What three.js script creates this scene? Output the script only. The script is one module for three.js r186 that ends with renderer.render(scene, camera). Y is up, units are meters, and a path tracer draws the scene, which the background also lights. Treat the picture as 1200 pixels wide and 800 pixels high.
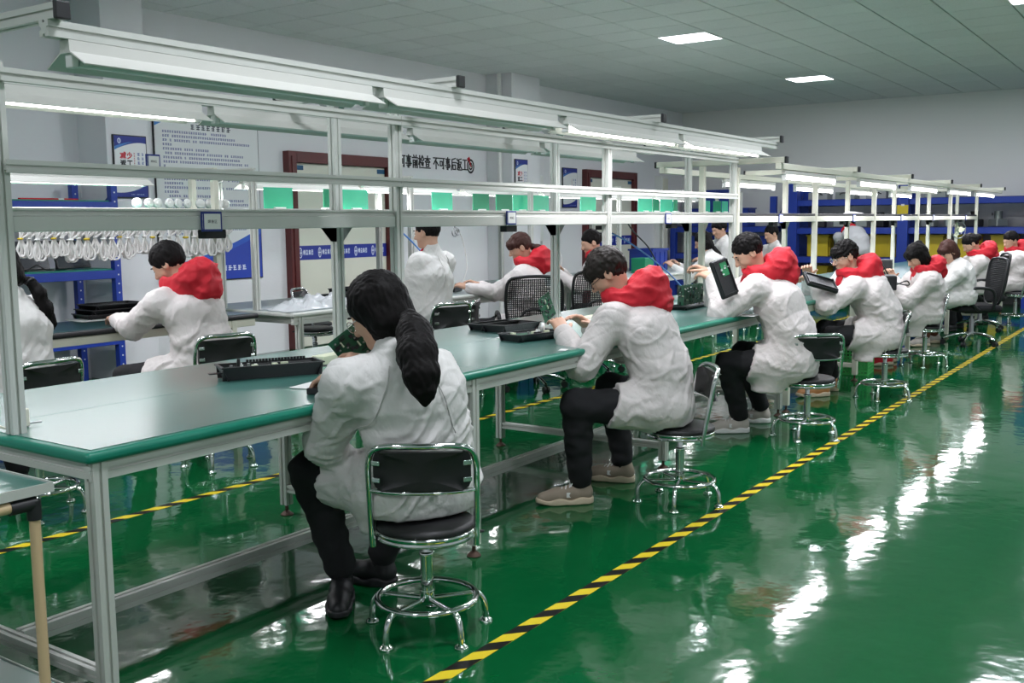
import * as THREE from 'three';
import { mergeGeometries, mergeVertices } from 'three/addons/utils/BufferGeometryUtils.js';
import { RoundedBoxGeometry } from 'three/addons/geometries/RoundedBoxGeometry.js';
import { RectAreaLightUniformsLib } from 'three/addons/lights/RectAreaLightUniformsLib.js';
import { SimplexNoise } from 'three/addons/math/SimplexNoise.js';
RectAreaLightUniformsLib.init();

// ---------------------------------------------------------------- camera, exposure, light levels
const scene = new THREE.Scene();
scene.background = new THREE.Color(0x000000);
const FOCAL = 1188, YAW = 34.47 * Math.PI / 180, PITCH = 6.69 * Math.PI / 180, ROLL = -0.51 * Math.PI / 180, EYE = 1.35;
const camera = new THREE.PerspectiveCamera(2 * Math.atan(400 / FOCAL) * 180 / Math.PI, 1.5, 0.05, 60);
camera.position.set(0, EYE, 0);
const fw = new THREE.Vector3(Math.cos(YAW) * Math.cos(PITCH), -Math.sin(PITCH), -Math.sin(YAW) * Math.cos(PITCH));
const rt0 = new THREE.Vector3(Math.sin(YAW), 0, Math.cos(YAW)), up0 = new THREE.Vector3().crossVectors(rt0, fw);
const rt = rt0.clone().multiplyScalar(Math.cos(ROLL)).addScaledVector(up0, Math.sin(ROLL));
const up = up0.clone().multiplyScalar(Math.cos(ROLL)).addScaledVector(rt0, -Math.sin(ROLL));
camera.quaternion.setFromRotationMatrix(new THREE.Matrix4().makeBasis(rt, up, fw.clone().negate()));
scene.add(camera);
const renderer = new THREE.WebGLRenderer({ antialias: true });
renderer.toneMapping = THREE.LinearToneMapping;
renderer.toneMappingExposure = 1.06;
renderer.shadowMap.enabled = true;
const PANEL_LIGHT = 62, TUBE_LIGHT = 105, PANEL_GLOW = 5, TUBE_GLOW = 9;   // radiance of the ceiling panels and of the bench tubes

// ---------------------------------------------------------------- helpers
const V = (x, y, z) => new THREE.Vector3(x, y, z);
const ray = (px, py) => rt.clone().multiplyScalar(px - 600).addScaledVector(up, -(py - 400)).addScaledVector(fw, FOCAL);
const at = (px, py, h = 0) => { const v = ray(px, py), t = (h - EYE) / v.y; return V(v.x * t, h, v.z * t); };          // pixel -> point at height h
const atz = (px, py, z) => { const v = ray(px, py), t = z / v.z; return V(v.x * t, EYE + v.y * t, z); };               // pixel -> point on a plane z
const pd = (px, py, w) => { const v = ray(px, py); return [v.x * w / FOCAL, EYE + v.y * w / FOCAL, v.z * w / FOCAL]; };   // pixel -> point at a given depth along the view
const atx = (px, py, x) => { const v = ray(px, py), t = x / v.x; return V(x, EYE + v.y * t, v.z * t); };
let seed = 7;
const rnd = () => { seed = (seed * 1664525 + 1013904223) >>> 0; return seed / 4294967296; };
const rr = (a, b) => a + (b - a) * rnd();
const simplex = new SimplexNoise({ random: rnd });
const ns = (x, y, z) => simplex.noise3d(x, y, z);

const names = {};
const numbered = (n) => { names[n] = (names[n] ?? -1) + 1; return names[n] ? n + '_' + String(names[n]).padStart(3, '0') : n; };
const flat = (g) => { const q = g.index ? g.toNonIndexed() : g.clone(); for (const k of Object.keys(q.attributes)) if (!['position', 'normal', 'uv'].includes(k)) q.deleteAttribute(k); if (!q.attributes.uv) q.setAttribute('uv', new THREE.BufferAttribute(new Float32Array(q.attributes.position.count * 2), 2)); return q; };
const merge = (a) => { a = a.flat(9); return a.length === 1 ? a[0] : mergeGeometries(a.map(flat), false); };
function obj(name, geos, mat, parent = scene) {
  const g = merge([geos]);
  const m = new THREE.Mesh(g, mat); m.castShadow = m.receiveShadow = true;
  m.name = parent === scene ? numbered(name) : name; parent.add(m); return m;
}
function thing(name, label, category, pos = [0, 0, 0], turn = 0, group) {
  const o = new THREE.Group(); o.name = numbered(name); scene.add(o); o.position.set(...pos); o.rotation.y = turn;
  o.userData = { label, category }; if (group) o.userData.group = group; return o;
}
const tag = (o, label, category, group) => { o.userData = { label, category }; if (group) o.userData.group = group; return o; };
const struct = (o) => { o.userData.kind = 'structure'; return o; };
function dup(src, pos, turn, label, group) {
  const r = src.clone(); r.name = numbered(src.name.replace(/_\d{3}$/, '')); r.userData = { ...src.userData }; scene.add(r); r.position.set(...pos); if (turn !== undefined) r.rotation.y = turn;
  if (label) r.userData.label = label; if (group) r.userData.group = group; return r;
}
const mv = (g, x, y, z) => g.translate(x, y, z);
const bx = (w, h, d, x = 0, y = 0, z = 0) => new THREE.BoxGeometry(w, h, d).translate(x, y, z);
const rbx = (w, h, d, x = 0, y = 0, z = 0, r = 0.005, s = 2) => new RoundedBoxGeometry(w, h, d, s, Math.min(r, w / 2.01, h / 2.01, d / 2.01)).translate(x, y, z);
const span = (a, b, r = 0) => { const w = Math.abs(b[0] - a[0]), h = Math.abs(b[1] - a[1]), d = Math.abs(b[2] - a[2]); return (r ? rbx(w, h, d, 0, 0, 0, r) : bx(w, h, d)).translate((a[0] + b[0]) / 2, (a[1] + b[1]) / 2, (a[2] + b[2]) / 2); };
const cyl = (r1, r2, h, x = 0, y = 0, z = 0, n = 16) => new THREE.CylinderGeometry(r1, r2, h, n).translate(x, y, z);
const tube = (pts, r, seg = 24, n = 8, closed = false) => new THREE.TubeGeometry(new THREE.CatmullRomCurve3(pts.map((p) => p.isVector3 ? p : V(...p)), closed, 'centripetal'), seg, r, n, closed);
const rod = (a, b, r, n = 10) => { a = a.isVector3 ? a : V(...a); b = b.isVector3 ? b : V(...b); const d = b.clone().sub(a), g = new THREE.CylinderGeometry(r, r, d.length(), n); g.applyQuaternion(new THREE.Quaternion().setFromUnitVectors(V(0, 1, 0), d.normalize())); return g.translate((a.x + b.x) / 2, (a.y + b.y) / 2, (a.z + b.z) / 2); };
const lathe = (pts, n = 28) => new THREE.LatheGeometry(pts.map((p) => new THREE.Vector2(...p)), n);
// slotted aluminium profile w x h, length L along z, centred
const profCache = {};
function profile(w, h, L) {
  const s = new THREE.Shape(), a = w / 2, b = h / 2, t = 0.0045, q = 0.007, P = [];
  const side = (n) => n > 0.05 ? 2 : 1;
  const edge = (len, k) => { const o = [], c = side(len); for (let i = 0; i < c; i++) { const m = c === 1 ? 0 : (i - 0.5) * len * 0.5; o.push([m - t, 0], [m - t, q], [m + t, q], [m + t, 0]); } return o; };
  for (const [m, d] of edge(w)) P.push([m, -b + d]); P.push([a, -b]);
  for (const [m, d] of edge(h)) P.push([a - d, m]); P.push([a, b]);
  for (const [m, d] of edge(w)) P.push([-m, b - d]); P.push([-a, b]);
  for (const [m, d] of edge(h)) P.push([-a + d, -m]); P.push([-a, -b]);
  s.setFromPoints(P.map((p) => new THREE.Vector2(...p)));
  return new THREE.ExtrudeGeometry(s, { depth: L, bevelEnabled: false }).translate(0, 0, -L / 2);
}
// bar along an axis between two coordinates; w = across (horizontal), h = vertical for horizontal bars
const barX = (x0, x1, y, z, w, h) => profile(w, h, x1 - x0).rotateY(Math.PI / 2).translate((x0 + x1) / 2, y, z);
const barZ = (z0, z1, x, y, w, h) => profile(w, h, z1 - z0).translate(x, y, (z0 + z1) / 2);
const barY = (y0, y1, x, z, w = 0.04, d = 0.04) => profile(w, d, y1 - y0).rotateX(Math.PI / 2).translate(x, (y0 + y1) / 2, z);
const boxX = (x0, x1, y, z, w, h) => rbx(x1 - x0, h, w, (x0 + x1) / 2, y, z, 0.004, 1);
const boxZ = (z0, z1, x, y, w, h) => rbx(w, h, z1 - z0, x, y, (z0 + z1) / 2, 0.004, 1);
const boxY = (y0, y1, x, z, w = 0.04, d = 0.04) => rbx(w, y1 - y0, d, x, (y0 + y1) / 2, z, 0.004, 1);

// ---------------------------------------------------------------- textures and materials
function noiseTex(n, fn, srgb) {
  const d = new Uint8Array(n * n * 4);
  for (let j = 0; j < n; j++) for (let i = 0; i < n; i++) { const c = fn(i / n, j / n), k = (j * n + i) * 4; const a = Array.isArray(c) ? c : [c, c, c]; d[k] = a[0] * 255; d[k + 1] = a[1] * 255; d[k + 2] = a[2] * 255; d[k + 3] = 255; }
  const t = new THREE.DataTexture(d, n, n); t.wrapS = t.wrapT = THREE.RepeatWrapping; t.magFilter = THREE.LinearFilter; t.minFilter = THREE.LinearMipmapLinearFilter; t.generateMipmaps = true; if (srgb) t.colorSpace = THREE.SRGBColorSpace; t.needsUpdate = true; return t;
}
const TAU = Math.PI * 2;
const per = (u, v, f, s) => simplex.noise4d(Math.cos(u * TAU) * f / TAU, Math.sin(u * TAU) * f / TAU, Math.cos(v * TAU) * f / TAU + s, Math.sin(v * TAU) * f / TAU);   // tiling noise
const clamp = (x, a = 0, b = 1) => Math.min(b, Math.max(a, x));
const rep = (t, x, y) => { const c = t.clone(); c.repeat.set(x, y); c.needsUpdate = true; return c; };
const texWave = noiseTex(256, (u, v) => clamp(0.5 + 0.28 * per(u, v, 6, 0) + 0.12 * per(u, v, 15, 9) + 0.045 * per(u, v, 40, 3)));
const texFine = noiseTex(256, (u, v) => clamp(0.5 + 0.25 * per(u, v, 30, 2) + 0.2 * per(u, v, 70, 5)));
const texScuff = noiseTex(256, (u, v) => { const a = per(u, v, 5, 4), b = per(u, v, 18, 8), c = per(u, v, 60, 1); return clamp(0.25 + 0.16 * a + 0.12 * b + 0.12 * c); });
const texTile = noiseTex(128, (u, v) => clamp(0.9 + 0.06 * per(u, v, 50, 2) + 0.05 * per(u, v, 25, 7)));
const std = (color, rough = 0.5, metal = 0, more = {}) => new THREE.MeshStandardMaterial({ color, roughness: rough, metalness: metal, ...more });
const phy = (color, rough = 0.5, metal = 0, more = {}) => new THREE.MeshPhysicalMaterial({ color, roughness: rough, metalness: metal, ...more });
const lin = (r, g, b) => new THREE.Color().setRGB(r, g, b);
const M = {
  alu: std(lin(0.62, 0.63, 0.59), 0.42, 0.2, { bumpMap: rep(texFine, 4, 4), bumpScale: 0.0002 }),
  aluDark: std(lin(0.3, 0.33, 0.31), 0.4, 0.6),
  cream: std(lin(0.72, 0.71, 0.60), 0.45, 0),
  chrome: std(lin(0.78, 0.79, 0.80), 0.1, 1),
  steel: std(lin(0.5, 0.5, 0.52), 0.3, 0.9),
  black: std(lin(0.012, 0.012, 0.014), 0.5),
  blackPlastic: std(lin(0.010, 0.010, 0.012), 0.35, 0, { bumpMap: rep(texFine, 3, 3), bumpScale: 0.0004 }),
  blackGloss: std(lin(0.012, 0.012, 0.013), 0.22),
  vinyl: std(lin(0.012, 0.012, 0.013), 0.42, 0, { bumpMap: rep(texFine, 6, 6), bumpScale: 0.0005 }),
  white: std(lin(0.78, 0.78, 0.76), 0.5),
  whiteGloss: std(lin(0.80, 0.80, 0.78), 0.25),
  reflector: std(lin(0.60, 0.60, 0.56), 0.4),
  wall: std(lin(0.78, 0.775, 0.80), 0.8, 0, { bumpMap: rep(texFine, 10, 4), bumpScale: 0.001 }),
  ceiling: std(lin(0.52, 0.55, 0.54), 0.85, 0, { map: null }),
  blue: std(lin(0.014, 0.045, 0.33), 0.38),
  blueDark: std(lin(0.010, 0.028, 0.2), 0.45),
  greenTop: phy(lin(0.045, 0.175, 0.145), 0.36, 0, { ior: 1.9, clearcoat: 1, clearcoatRoughness: 0.22 }),
  greenEdge: std(lin(0.006, 0.20, 0.13), 0.35),
  greenPcb: std(lin(0.008, 0.075, 0.035), 0.32),
  mint: phy(lin(0.10, 0.62, 0.42), 0.25, 0, { transmission: 0.35, thickness: 0 }),
  greenDeep: std(lin(0.01, 0.23, 0.11), 0.3),
  yellow: std(lin(0.62, 0.46, 0.02), 0.45),
  red: std(lin(0.55, 0.006, 0.02), 0.7, 0, { bumpMap: rep(texFine, 5, 5), bumpScale: 0.0008 }),
  maroon: std(lin(0.10, 0.012, 0.012), 0.35),
  doorPanel: std(lin(0.74, 0.73, 0.63), 0.35),
  beige: std(lin(0.66, 0.48, 0.28), 0.35),
  skin: std(lin(0.53, 0.31, 0.215), 0.55),
  hair: phy(lin(0.006, 0.005, 0.005), 0.6, 0, { specularIntensity: 0.25 }),
  hairBrown: phy(lin(0.045, 0.015, 0.011), 0.55, 0, { specularIntensity: 0.5 }),
  fabricBlack: std(lin(0.009, 0.009, 0.011), 0.9),
  navy: std(lin(0.014, 0.018, 0.045), 0.9),
  rubber: std(lin(0.60, 0.50, 0.36), 0.6),
  suede: std(lin(0.30, 0.245, 0.185), 0.8),
  suedeLight: std(lin(0.52, 0.47, 0.42), 0.75),
  foam: std(lin(0.62, 0.66, 0.48), 0.7),
  bag: phy(lin(0.8, 0.82, 0.84), 0.3, 0, { transmission: 0.45, thickness: 0 }),
  cable: std(lin(0.72, 0.70, 0.68), 0.45),
  cableDark: std(lin(0.02, 0.02, 0.02), 0.5),
  cableBlue: std(lin(0.10, 0.25, 0.6), 0.4),
  glass: phy(lin(0.95, 0.97, 0.97), 0.03, 0, { transmission: 1, thickness: 0 }),
  paper: std(lin(0.75, 0.75, 0.73), 0.8),
  rust: std(lin(0.09, 0.05, 0.035), 0.6, 0.4),
  tabletDark: std(lin(0.03, 0.033, 0.04), 0.16),
  tan: std(lin(0.5, 0.22, 0.08), 0.5),
  wood: std(lin(0.45, 0.2, 0.06), 0.5),
};
const coatTex = noiseTex(256, (u, v) => { const a = Math.abs(per(u, v, 7, 3)), b = Math.abs(per(u, v, 13, 6)), c = per(u, v, 45, 1); return clamp(0.25 + 0.55 * Math.min(a, 0.6) + 0.3 * Math.min(b, 0.5) + 0.06 * c); });
M.coat = phy(lin(0.64, 0.625, 0.605), 0.62, 0, { bumpMap: coatTex, bumpScale: 0.003, sheen: 0.2, sheenRoughness: 0.6 });
M.coatPink = phy(lin(0.655, 0.605, 0.59), 0.62, 0, { bumpMap: coatTex, bumpScale: 0.003, sheen: 0.2, sheenRoughness: 0.6 });
M.coatGrey = phy(lin(0.55, 0.55, 0.56), 0.62, 0, { bumpMap: coatTex, bumpScale: 0.0022 });
// canvas print
function canvasTex(w, h, draw) { const c = document.createElement('canvas'); c.width = w; c.height = h; draw(c.getContext('2d'), w, h); const t = new THREE.CanvasTexture(c); t.colorSpace = THREE.SRGBColorSpace; return t; }
// stroke alphabet on a 10 x 10 square, y down
const CH = {
  少: [[5, 0, 5, 5], [2.5, 2, 1, 4.5], [7.5, 2, 9, 4.5], [8.5, 5, 6, 7.8, 1.5, 9.8]],
  工: [[1, 1, 9, 1], [5, 1, 5, 9], [0, 9, 10, 9]],
  减: [[0, 2, 1.5, 3.5], [0, 9, 2, 6], [3, 2, 10, 2], [3, 2, 2.5, 9.5], [4, 4, 6.5, 4], [4, 5.5, 6.5, 5.5, 6.5, 8, 4, 8, 4, 5.5], [7, 0, 8, 6, 10, 9.5], [9.5, 4, 6.5, 9.5], [8.5, 0, 9.5, 1]],
  返: [[0.5, 0.5, 2, 2], [0, 4, 2, 4, 2, 7.5, 0.5, 9], [1, 9, 3.5, 9.5, 10, 9.5], [4, 1, 9, 0.3], [4, 1, 3.5, 8], [4, 3, 9, 3, 5, 8.3], [5, 4.5, 9.5, 8.3]],
  可: [[0, 1, 10, 1], [8, 1, 8, 9.5, 6.5, 9], [1.5, 3.5, 5.5, 3.5, 5.5, 7, 1.5, 7, 1.5, 3.5]],
  事: [[1, 1.3, 9, 1.3], [2.5, 2.5, 7.5, 2.5, 7.5, 4, 2.5, 4, 2.5, 2.5], [2, 5.2, 8, 5.2, 8, 8.2, 2, 8.2], [0, 6.7, 10, 6.7], [5, 0, 5, 9.8, 3.5, 9.5]],
  前: [[2.5, 0, 3.5, 1.5], [7.5, 0, 6.5, 1.5], [0, 2, 10, 2], [1.5, 4, 1.5, 9.8], [1.5, 4, 5, 4, 5, 9.8], [1.5, 6, 5, 6], [1.5, 7.6, 5, 7.6], [7, 4, 7, 8], [9, 3.5, 9, 9.8, 8, 9.5]],
  检: [[0, 2.5, 4, 2.5], [2, 0, 2, 9.8], [2, 3.5, 0, 7], [2, 3.5, 4, 5.5], [7, 0, 4.3, 3.3], [7, 0, 10, 3.3], [5.5, 3.8, 8.5, 3.8], [5, 5.5, 6, 7.5], [7, 5, 7.3, 7.5], [9, 5.5, 8, 8], [4.3, 9.5, 10, 9.5]],
  查: [[0, 2, 10, 2], [5, 0, 5, 4.5], [5, 2, 0.5, 4.8], [5, 2, 9.5, 4.8], [2.5, 5, 7.5, 5, 7.5, 8.3, 2.5, 8.3, 2.5, 5], [2.5, 6.6, 7.5, 6.6], [0, 9.6, 10, 9.6]],
  不: [[0, 1, 10, 1], [6, 1, 0.5, 6], [5, 3, 5, 9.8], [6, 4, 9.5, 6.8]],
  后: [[8.5, 0.2, 2, 1.3], [2, 1.3, 2, 5, 0.3, 9.8], [2, 3.7, 10, 3.7], [3.5, 5.7, 8.7, 5.7, 8.7, 9.3, 3.5, 9.3, 3.5, 5.7]],
  宁: [[5, 0, 5, 1.2], [0.5, 3, 0.5, 1.5, 9.5, 1.5, 9.5, 3], [1, 4.5, 9, 4.5], [5, 4.5, 5, 9.6, 3.5, 9.2]],
  区: [[9, 0.5, 1, 0.5, 1, 9.5, 9.5, 9.5], [3, 3, 8, 7.5], [8, 2.5, 3, 8]],
  接: [[0, 2.5, 3.5, 2.5], [2, 0, 2, 9.5, 1, 9], [0, 6.5, 3.5, 5], [4.5, 1.5, 9.7, 1.5], [7, 0, 7, 1], [5.5, 2, 6, 3.5], [8.5, 2, 8, 3.5], [4.2, 4, 10, 4], [6.5, 4.2, 5, 7, 9, 9.7], [8.7, 4.5, 7.5, 8, 4.5, 9.8], [4.2, 6, 10, 6]],
  焊: [[0.3, 2.5, 0.8, 4], [3.5, 2, 2.8, 4], [2, 0, 2, 5, 0, 9.5], [2, 5.5, 3.5, 9], [5, 0.5, 9.5, 0.5, 9.5, 4, 5, 4, 5, 0.5], [5, 2.2, 9.5, 2.2], [4.8, 5.5, 9.8, 5.5], [4.3, 7.2, 10, 7.2], [7.2, 5.5, 7.2, 9.9]],
  益: [[3, 0, 4, 1.5], [7, 0, 6, 1.5], [1, 2, 9, 2], [3, 3, 1, 5], [7, 3, 9, 5], [2, 6, 8, 6, 8, 9.5], [2, 6, 2, 9.5], [4, 6, 4, 9.5], [6, 6, 6, 9.5], [0, 9.5, 10, 9.5]],
  集: [[3, 0, 1, 3], [2.3, 1.5, 2.3, 6], [2.3, 1.5, 9, 1.5], [2.3, 3, 8.5, 3], [2.3, 4.5, 8.5, 4.5], [2.3, 6, 9, 6], [5.5, 0.5, 5.5, 9.9], [0, 7.2, 10, 7.2], [5.5, 7.2, 1, 9.7], [5.5, 7.2, 9.5, 9.7]],
  团: [[1, 0.5, 9, 0.5, 9, 9.5, 1, 9.5, 1, 0.5], [2.5, 3, 7.5, 3], [5.5, 1.5, 5.5, 8, 4.2, 7.5], [5.3, 3.5, 2.7, 6.5]],
  精: [[0.5, 2, 1.2, 3.5], [3.8, 1.8, 3, 3.5], [0, 4.5, 4.2, 4.5], [2.1, 0, 2.1, 9.8], [2, 5, 0, 8], [2.3, 5, 4, 7], [5, 1, 10, 1], [5.3, 2.5, 9.7, 2.5], [4.6, 4, 10, 4], [7.4, 0, 7.4, 4], [5.5, 5.3, 5.5, 9.8], [5.5, 5.3, 9.4, 5.3, 9.4, 9.8], [5.5, 6.8, 9.4, 6.8], [5.5, 8.2, 9.4, 8.2]],
};
function glyph(g, ch, x, y, s, lw, color) { g.strokeStyle = color; g.lineWidth = lw; g.lineCap = 'square'; for (const st of CH[ch]) { g.beginPath(); for (let i = 0; i < st.length; i += 2) { const X = x + st[i] * s / 10, Y = y + st[i + 1] * s / 10; i ? g.lineTo(X, Y) : g.moveTo(X, Y); } g.stroke(); } }
// small print too fine to read in the photograph: rows of short strokes
function smallPrint(g, x, y, w, s, color, gap = 0.2) { g.fillStyle = color; let k = x; while (k < x + w - s) { if (rnd() < 0.07) { k += s; continue; } for (let i = 0; i < 3; i++) g.fillRect(k + rr(0, s * 0.1), y + i * s * 0.34, s * rr(0.6, 0.9), s * 0.17); g.fillRect(k + s * rr(0.1, 0.6), y, s * 0.17, s * 0.9); k += s * (1 + gap); } }
// ---------------------------------------------------------------- the room
const HC = 3.33, WL = -8.2, WF = 17.6, WR = 5.6, WB = -4.4;
{
  const fm = phy(lin(0.003, 0.112, 0.031), 0.075, 0, { bumpMap: rep(texWave, 15, 10), bumpScale: 0.0022, roughnessMap: null, ior: 1.5 });
  fm.map = rep(noiseTex(256, (u, v) => { const a = 0.9 + 0.05 * per(u, v, 8, 11) + 0.05 * per(u, v, 30, 5); return [clamp(a), clamp(a), clamp(a)]; }), 6, 4);
  const f = struct(obj('floor', bx(WF - WB, 0.2, WR - WL, (WF + WB) / 2, -0.1, (WR + WL) / 2), fm));
  f.userData.label = 'glossy green epoxy floor';
}
struct(obj('wall_left', bx(WF - WB + 0.4, HC + 0.3, 0.2, (WF + WB) / 2, HC / 2, WL - 0.1), M.wall));
struct(obj('wall_far', bx(0.2, HC + 0.3, WR - WL, WF + 0.1, HC / 2, (WR + WL) / 2), std(lin(0.84, 0.835, 0.82), 0.85)));
struct(obj('wall_right', bx(WF - WB + 0.4, HC + 0.3, 0.2, (WF + WB) / 2, HC / 2, WR + 0.1), M.wall));
struct(obj('wall_back', bx(0.2, HC + 0.3, WR - WL, WB - 0.1, HC / 2, (WR + WL) / 2), M.wall));
{ // dropped ceiling of square tiles, with recessed light panels in some fields
  const c = new THREE.Group(); c.name = 'ceiling'; c.userData = { kind: 'structure' }; scene.add(c);
  obj('slab', bx(WF - WB + 0.4, 0.12, WR - WL + 0.4, (WF + WB) / 2, HC + 0.09, (WR + WL) / 2), std(lin(0.03, 0.032, 0.032), 0.9), c);
  const TX = 0.5, TZ = 0.57, X0 = 7.22, Z0 = -5.08, g = rbx(TX - 0.013, 0.02, TZ - 0.013, 0, 0, 0, 0.003, 1);
  const tm = [0.74, 0.78, 0.76].map((a) => std(lin(a * 0.97, a * 1.02, a), 0.85, 0, { map: rep(texTile, 1, 1) }));
  const lit = new Set(), cells = [];
  const panels = [];
  for (const px of [-1.78, 2.22, 6.22, 10.22, 14.22]) for (const pz of [-5.08, -1.66, 1.76]) panels.push([px + TX / 2, pz + TZ / 2]);
  for (let i = -24; i < 22; i++) for (let k = -6; k < 19; k++) {
    const x = X0 + (i + 0.5) * TX, z = Z0 + (k + 0.5) * TZ;
    if (x < WB - 0.3 || x > WF + 0.26 || z < WL - 0.3 || z > WR + 0.3) continue;
    if (panels.some(([a, b]) => Math.abs(a - x) < 0.1 && Math.abs(b - z) < 0.1)) continue;
    const w = Math.min(x + TX / 2, WF) - Math.max(x - TX / 2, WB), d = Math.min(z + TZ / 2, WR) - Math.max(z - TZ / 2, WL); if (w < 0.03 || d < 0.03) continue;
    const seen = x > 5.2 && z < 0.2 && z < 1.5 - (14 - x) * 0.35; cells.push([x, z, seen ? Math.hypot(x, z) : 99]);
  }
  cells.sort((a, b) => a[2] - b[2]);
  const rest = [];
  cells.forEach(([x, z, s], n) => {
    if (s < 99 && n < 300) { const t = obj('tile', g, tm[Math.floor(rnd() * 3)], c); t.position.set(x, HC + 0.01, z); }
    else rest.push(g.clone().translate(x, HC + 0.01, z));
  });
  const r = obj('tile', rest, tm[0], c); r.userData.kind = 'stuff';
  panels.forEach(([x, z], n) => {
    const vis = ['square ceiling light panel over the aluminium bench row', 'square ceiling light panel above the far end of the bench row', 'square ceiling light panel over the open floor beside the hazard tape'];
    const lab = n === 9 ? vis[0] : n === 12 ? vis[1] : n === 10 ? vis[2] : 'square ceiling light panel elsewhere in the hall';
    const t = thing('ceiling_light', lab, 'ceiling light', [x, HC, z], 0, 'ceiling light panels');
    obj('frame', [bx(TX, 0.02, 0.018, 0, 0.004, TZ / 2 - 0.009), bx(TX, 0.02, 0.018, 0, 0.004, -TZ / 2 + 0.009), bx(0.018, 0.02, TZ - 0.036, TX / 2 - 0.009, 0.004, 0), bx(0.018, 0.02, TZ - 0.036, -TX / 2 + 0.009, 0.004, 0)], M.white, t);
    obj('diffuser', bx(TX - 0.036, 0.008, TZ - 0.036, 0, 0.006, 0), std(0xffffff, 0.6, 0, { emissive: 0xf4f7ff, emissiveIntensity: PANEL_GLOW }), t);
    const l = new THREE.RectAreaLight(0xf3f6ff, PANEL_LIGHT, TX - 0.036, TZ - 0.036); l.position.set(0, -0.004, 0); l.rotation.x = -Math.PI / 2; t.add(l);
  });
}
const pillar = (x0, x1, z1) => struct(obj('pillar', span([x0, 0, WL - 0.02], [x1, HC, z1], 0.008), M.wall));
pillar(5.28, 5.70, -7.79); pillar(11.375, 12.07, -7.78);
struct(obj('conduit_pipe', cyl(0.03, 0.03, HC, 11.33, HC / 2, -7.95), M.white));
// ---- doors on the left wall
function door(n, x0, x1, top, plates) {
  const d = new THREE.Group(); d.name = 'door_' + n; d.userData = { kind: 'structure' }; scene.add(d);
  const z = WL, fwid = 0.12, mid = (x0 + x1) / 2;
  obj('door_frame', [span([x0, 0, z - 0.01], [x0 + fwid, top, z + 0.09], 0.008), span([x1 - fwid, 0, z - 0.01], [x1, top, z + 0.09], 0.008), span([x0 + fwid, top - fwid, z - 0.01], [x1 - fwid, top, z + 0.09], 0.008),
    span([x0 + 0.04, 0, z + 0.08], [x0 + 0.055, top - 0.05, z + 0.1]), span([x1 - 0.055, 0, z + 0.08], [x1 - 0.04, top - 0.05, z + 0.1])], M.maroon, d);
  for (const [a, b] of [[x0 + fwid, mid - 0.004], [mid + 0.004, x1 - fwid]]) {
    const leaf = obj('door_leaf', span([a, 0.01, z], [b, top - fwid - 0.004, z + 0.035], 0.004), M.doorPanel, d);
    const s = a < mid - 0.01 ? b - 0.09 : a + 0.09;
    if (a < mid - 0.01) obj('handle', [rod([s, 0.62, z + 0.09], [s, 1.5, z + 0.09], 0.014), rod([s, 0.75, z + 0.03], [s, 0.75, z + 0.09], 0.008), rod([s, 1.4, z + 0.03], [s, 1.4, z + 0.09], 0.008)], M.steel, leaf);
    if (a < mid - 0.01) obj('lock_plate', [bx(0.03, 0.1, 0.02, s + 0.055, 1.27, z + 0.045), bx(0.03, 0.08, 0.02, s + 0.055, 1.14, z + 0.045)], M.black, leaf);
    obj('corner_tag', bx(0.13, 0.05, 0.004, a < mid - 0.01 ? a + 0.07 : b - 0.07, top - fwid - 0.05, z + 0.038), std(lin(0.01, 0.09, 0.2), 0.5), leaf);
  }
  const bt = canvasTex(1024, 64, (g, w, h) => { g.fillStyle = '#1b2f95'; g.fillRect(0, 0, w, h); for (let i = 0; i < 5; i++) { const x = 16 + i * 205; g.strokeStyle = '#e8ecf6'; g.lineWidth = 5; g.beginPath(); g.ellipse(x + 20, 32, 15, 21, 0, 0, 7); g.stroke(); g.beginPath(); g.moveTo(x + 6, 32); g.lineTo(x + 34, 32); g.stroke(); g.beginPath(); g.moveTo(x + 20, 18); g.lineTo(x + 20, 46); g.stroke(); [...'精益集团'].forEach((c, k) => glyph(g, c, x + 48 + k * 28, 19, 22, 3, '#dfe5f2')); } });
  obj('printed_band', bx(x1 - x0 - 2 * fwid - 0.01, 0.155, 0.003, mid, 1.04, z + 0.037).translate(0, 0, 0), std(0xffffff, 0.4, 0, { map: bt }), d);
  return d;
}
door(1, 7.66, 9.36, 2.13);
door(2, 13.93, 15.64, 2.17);
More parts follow.
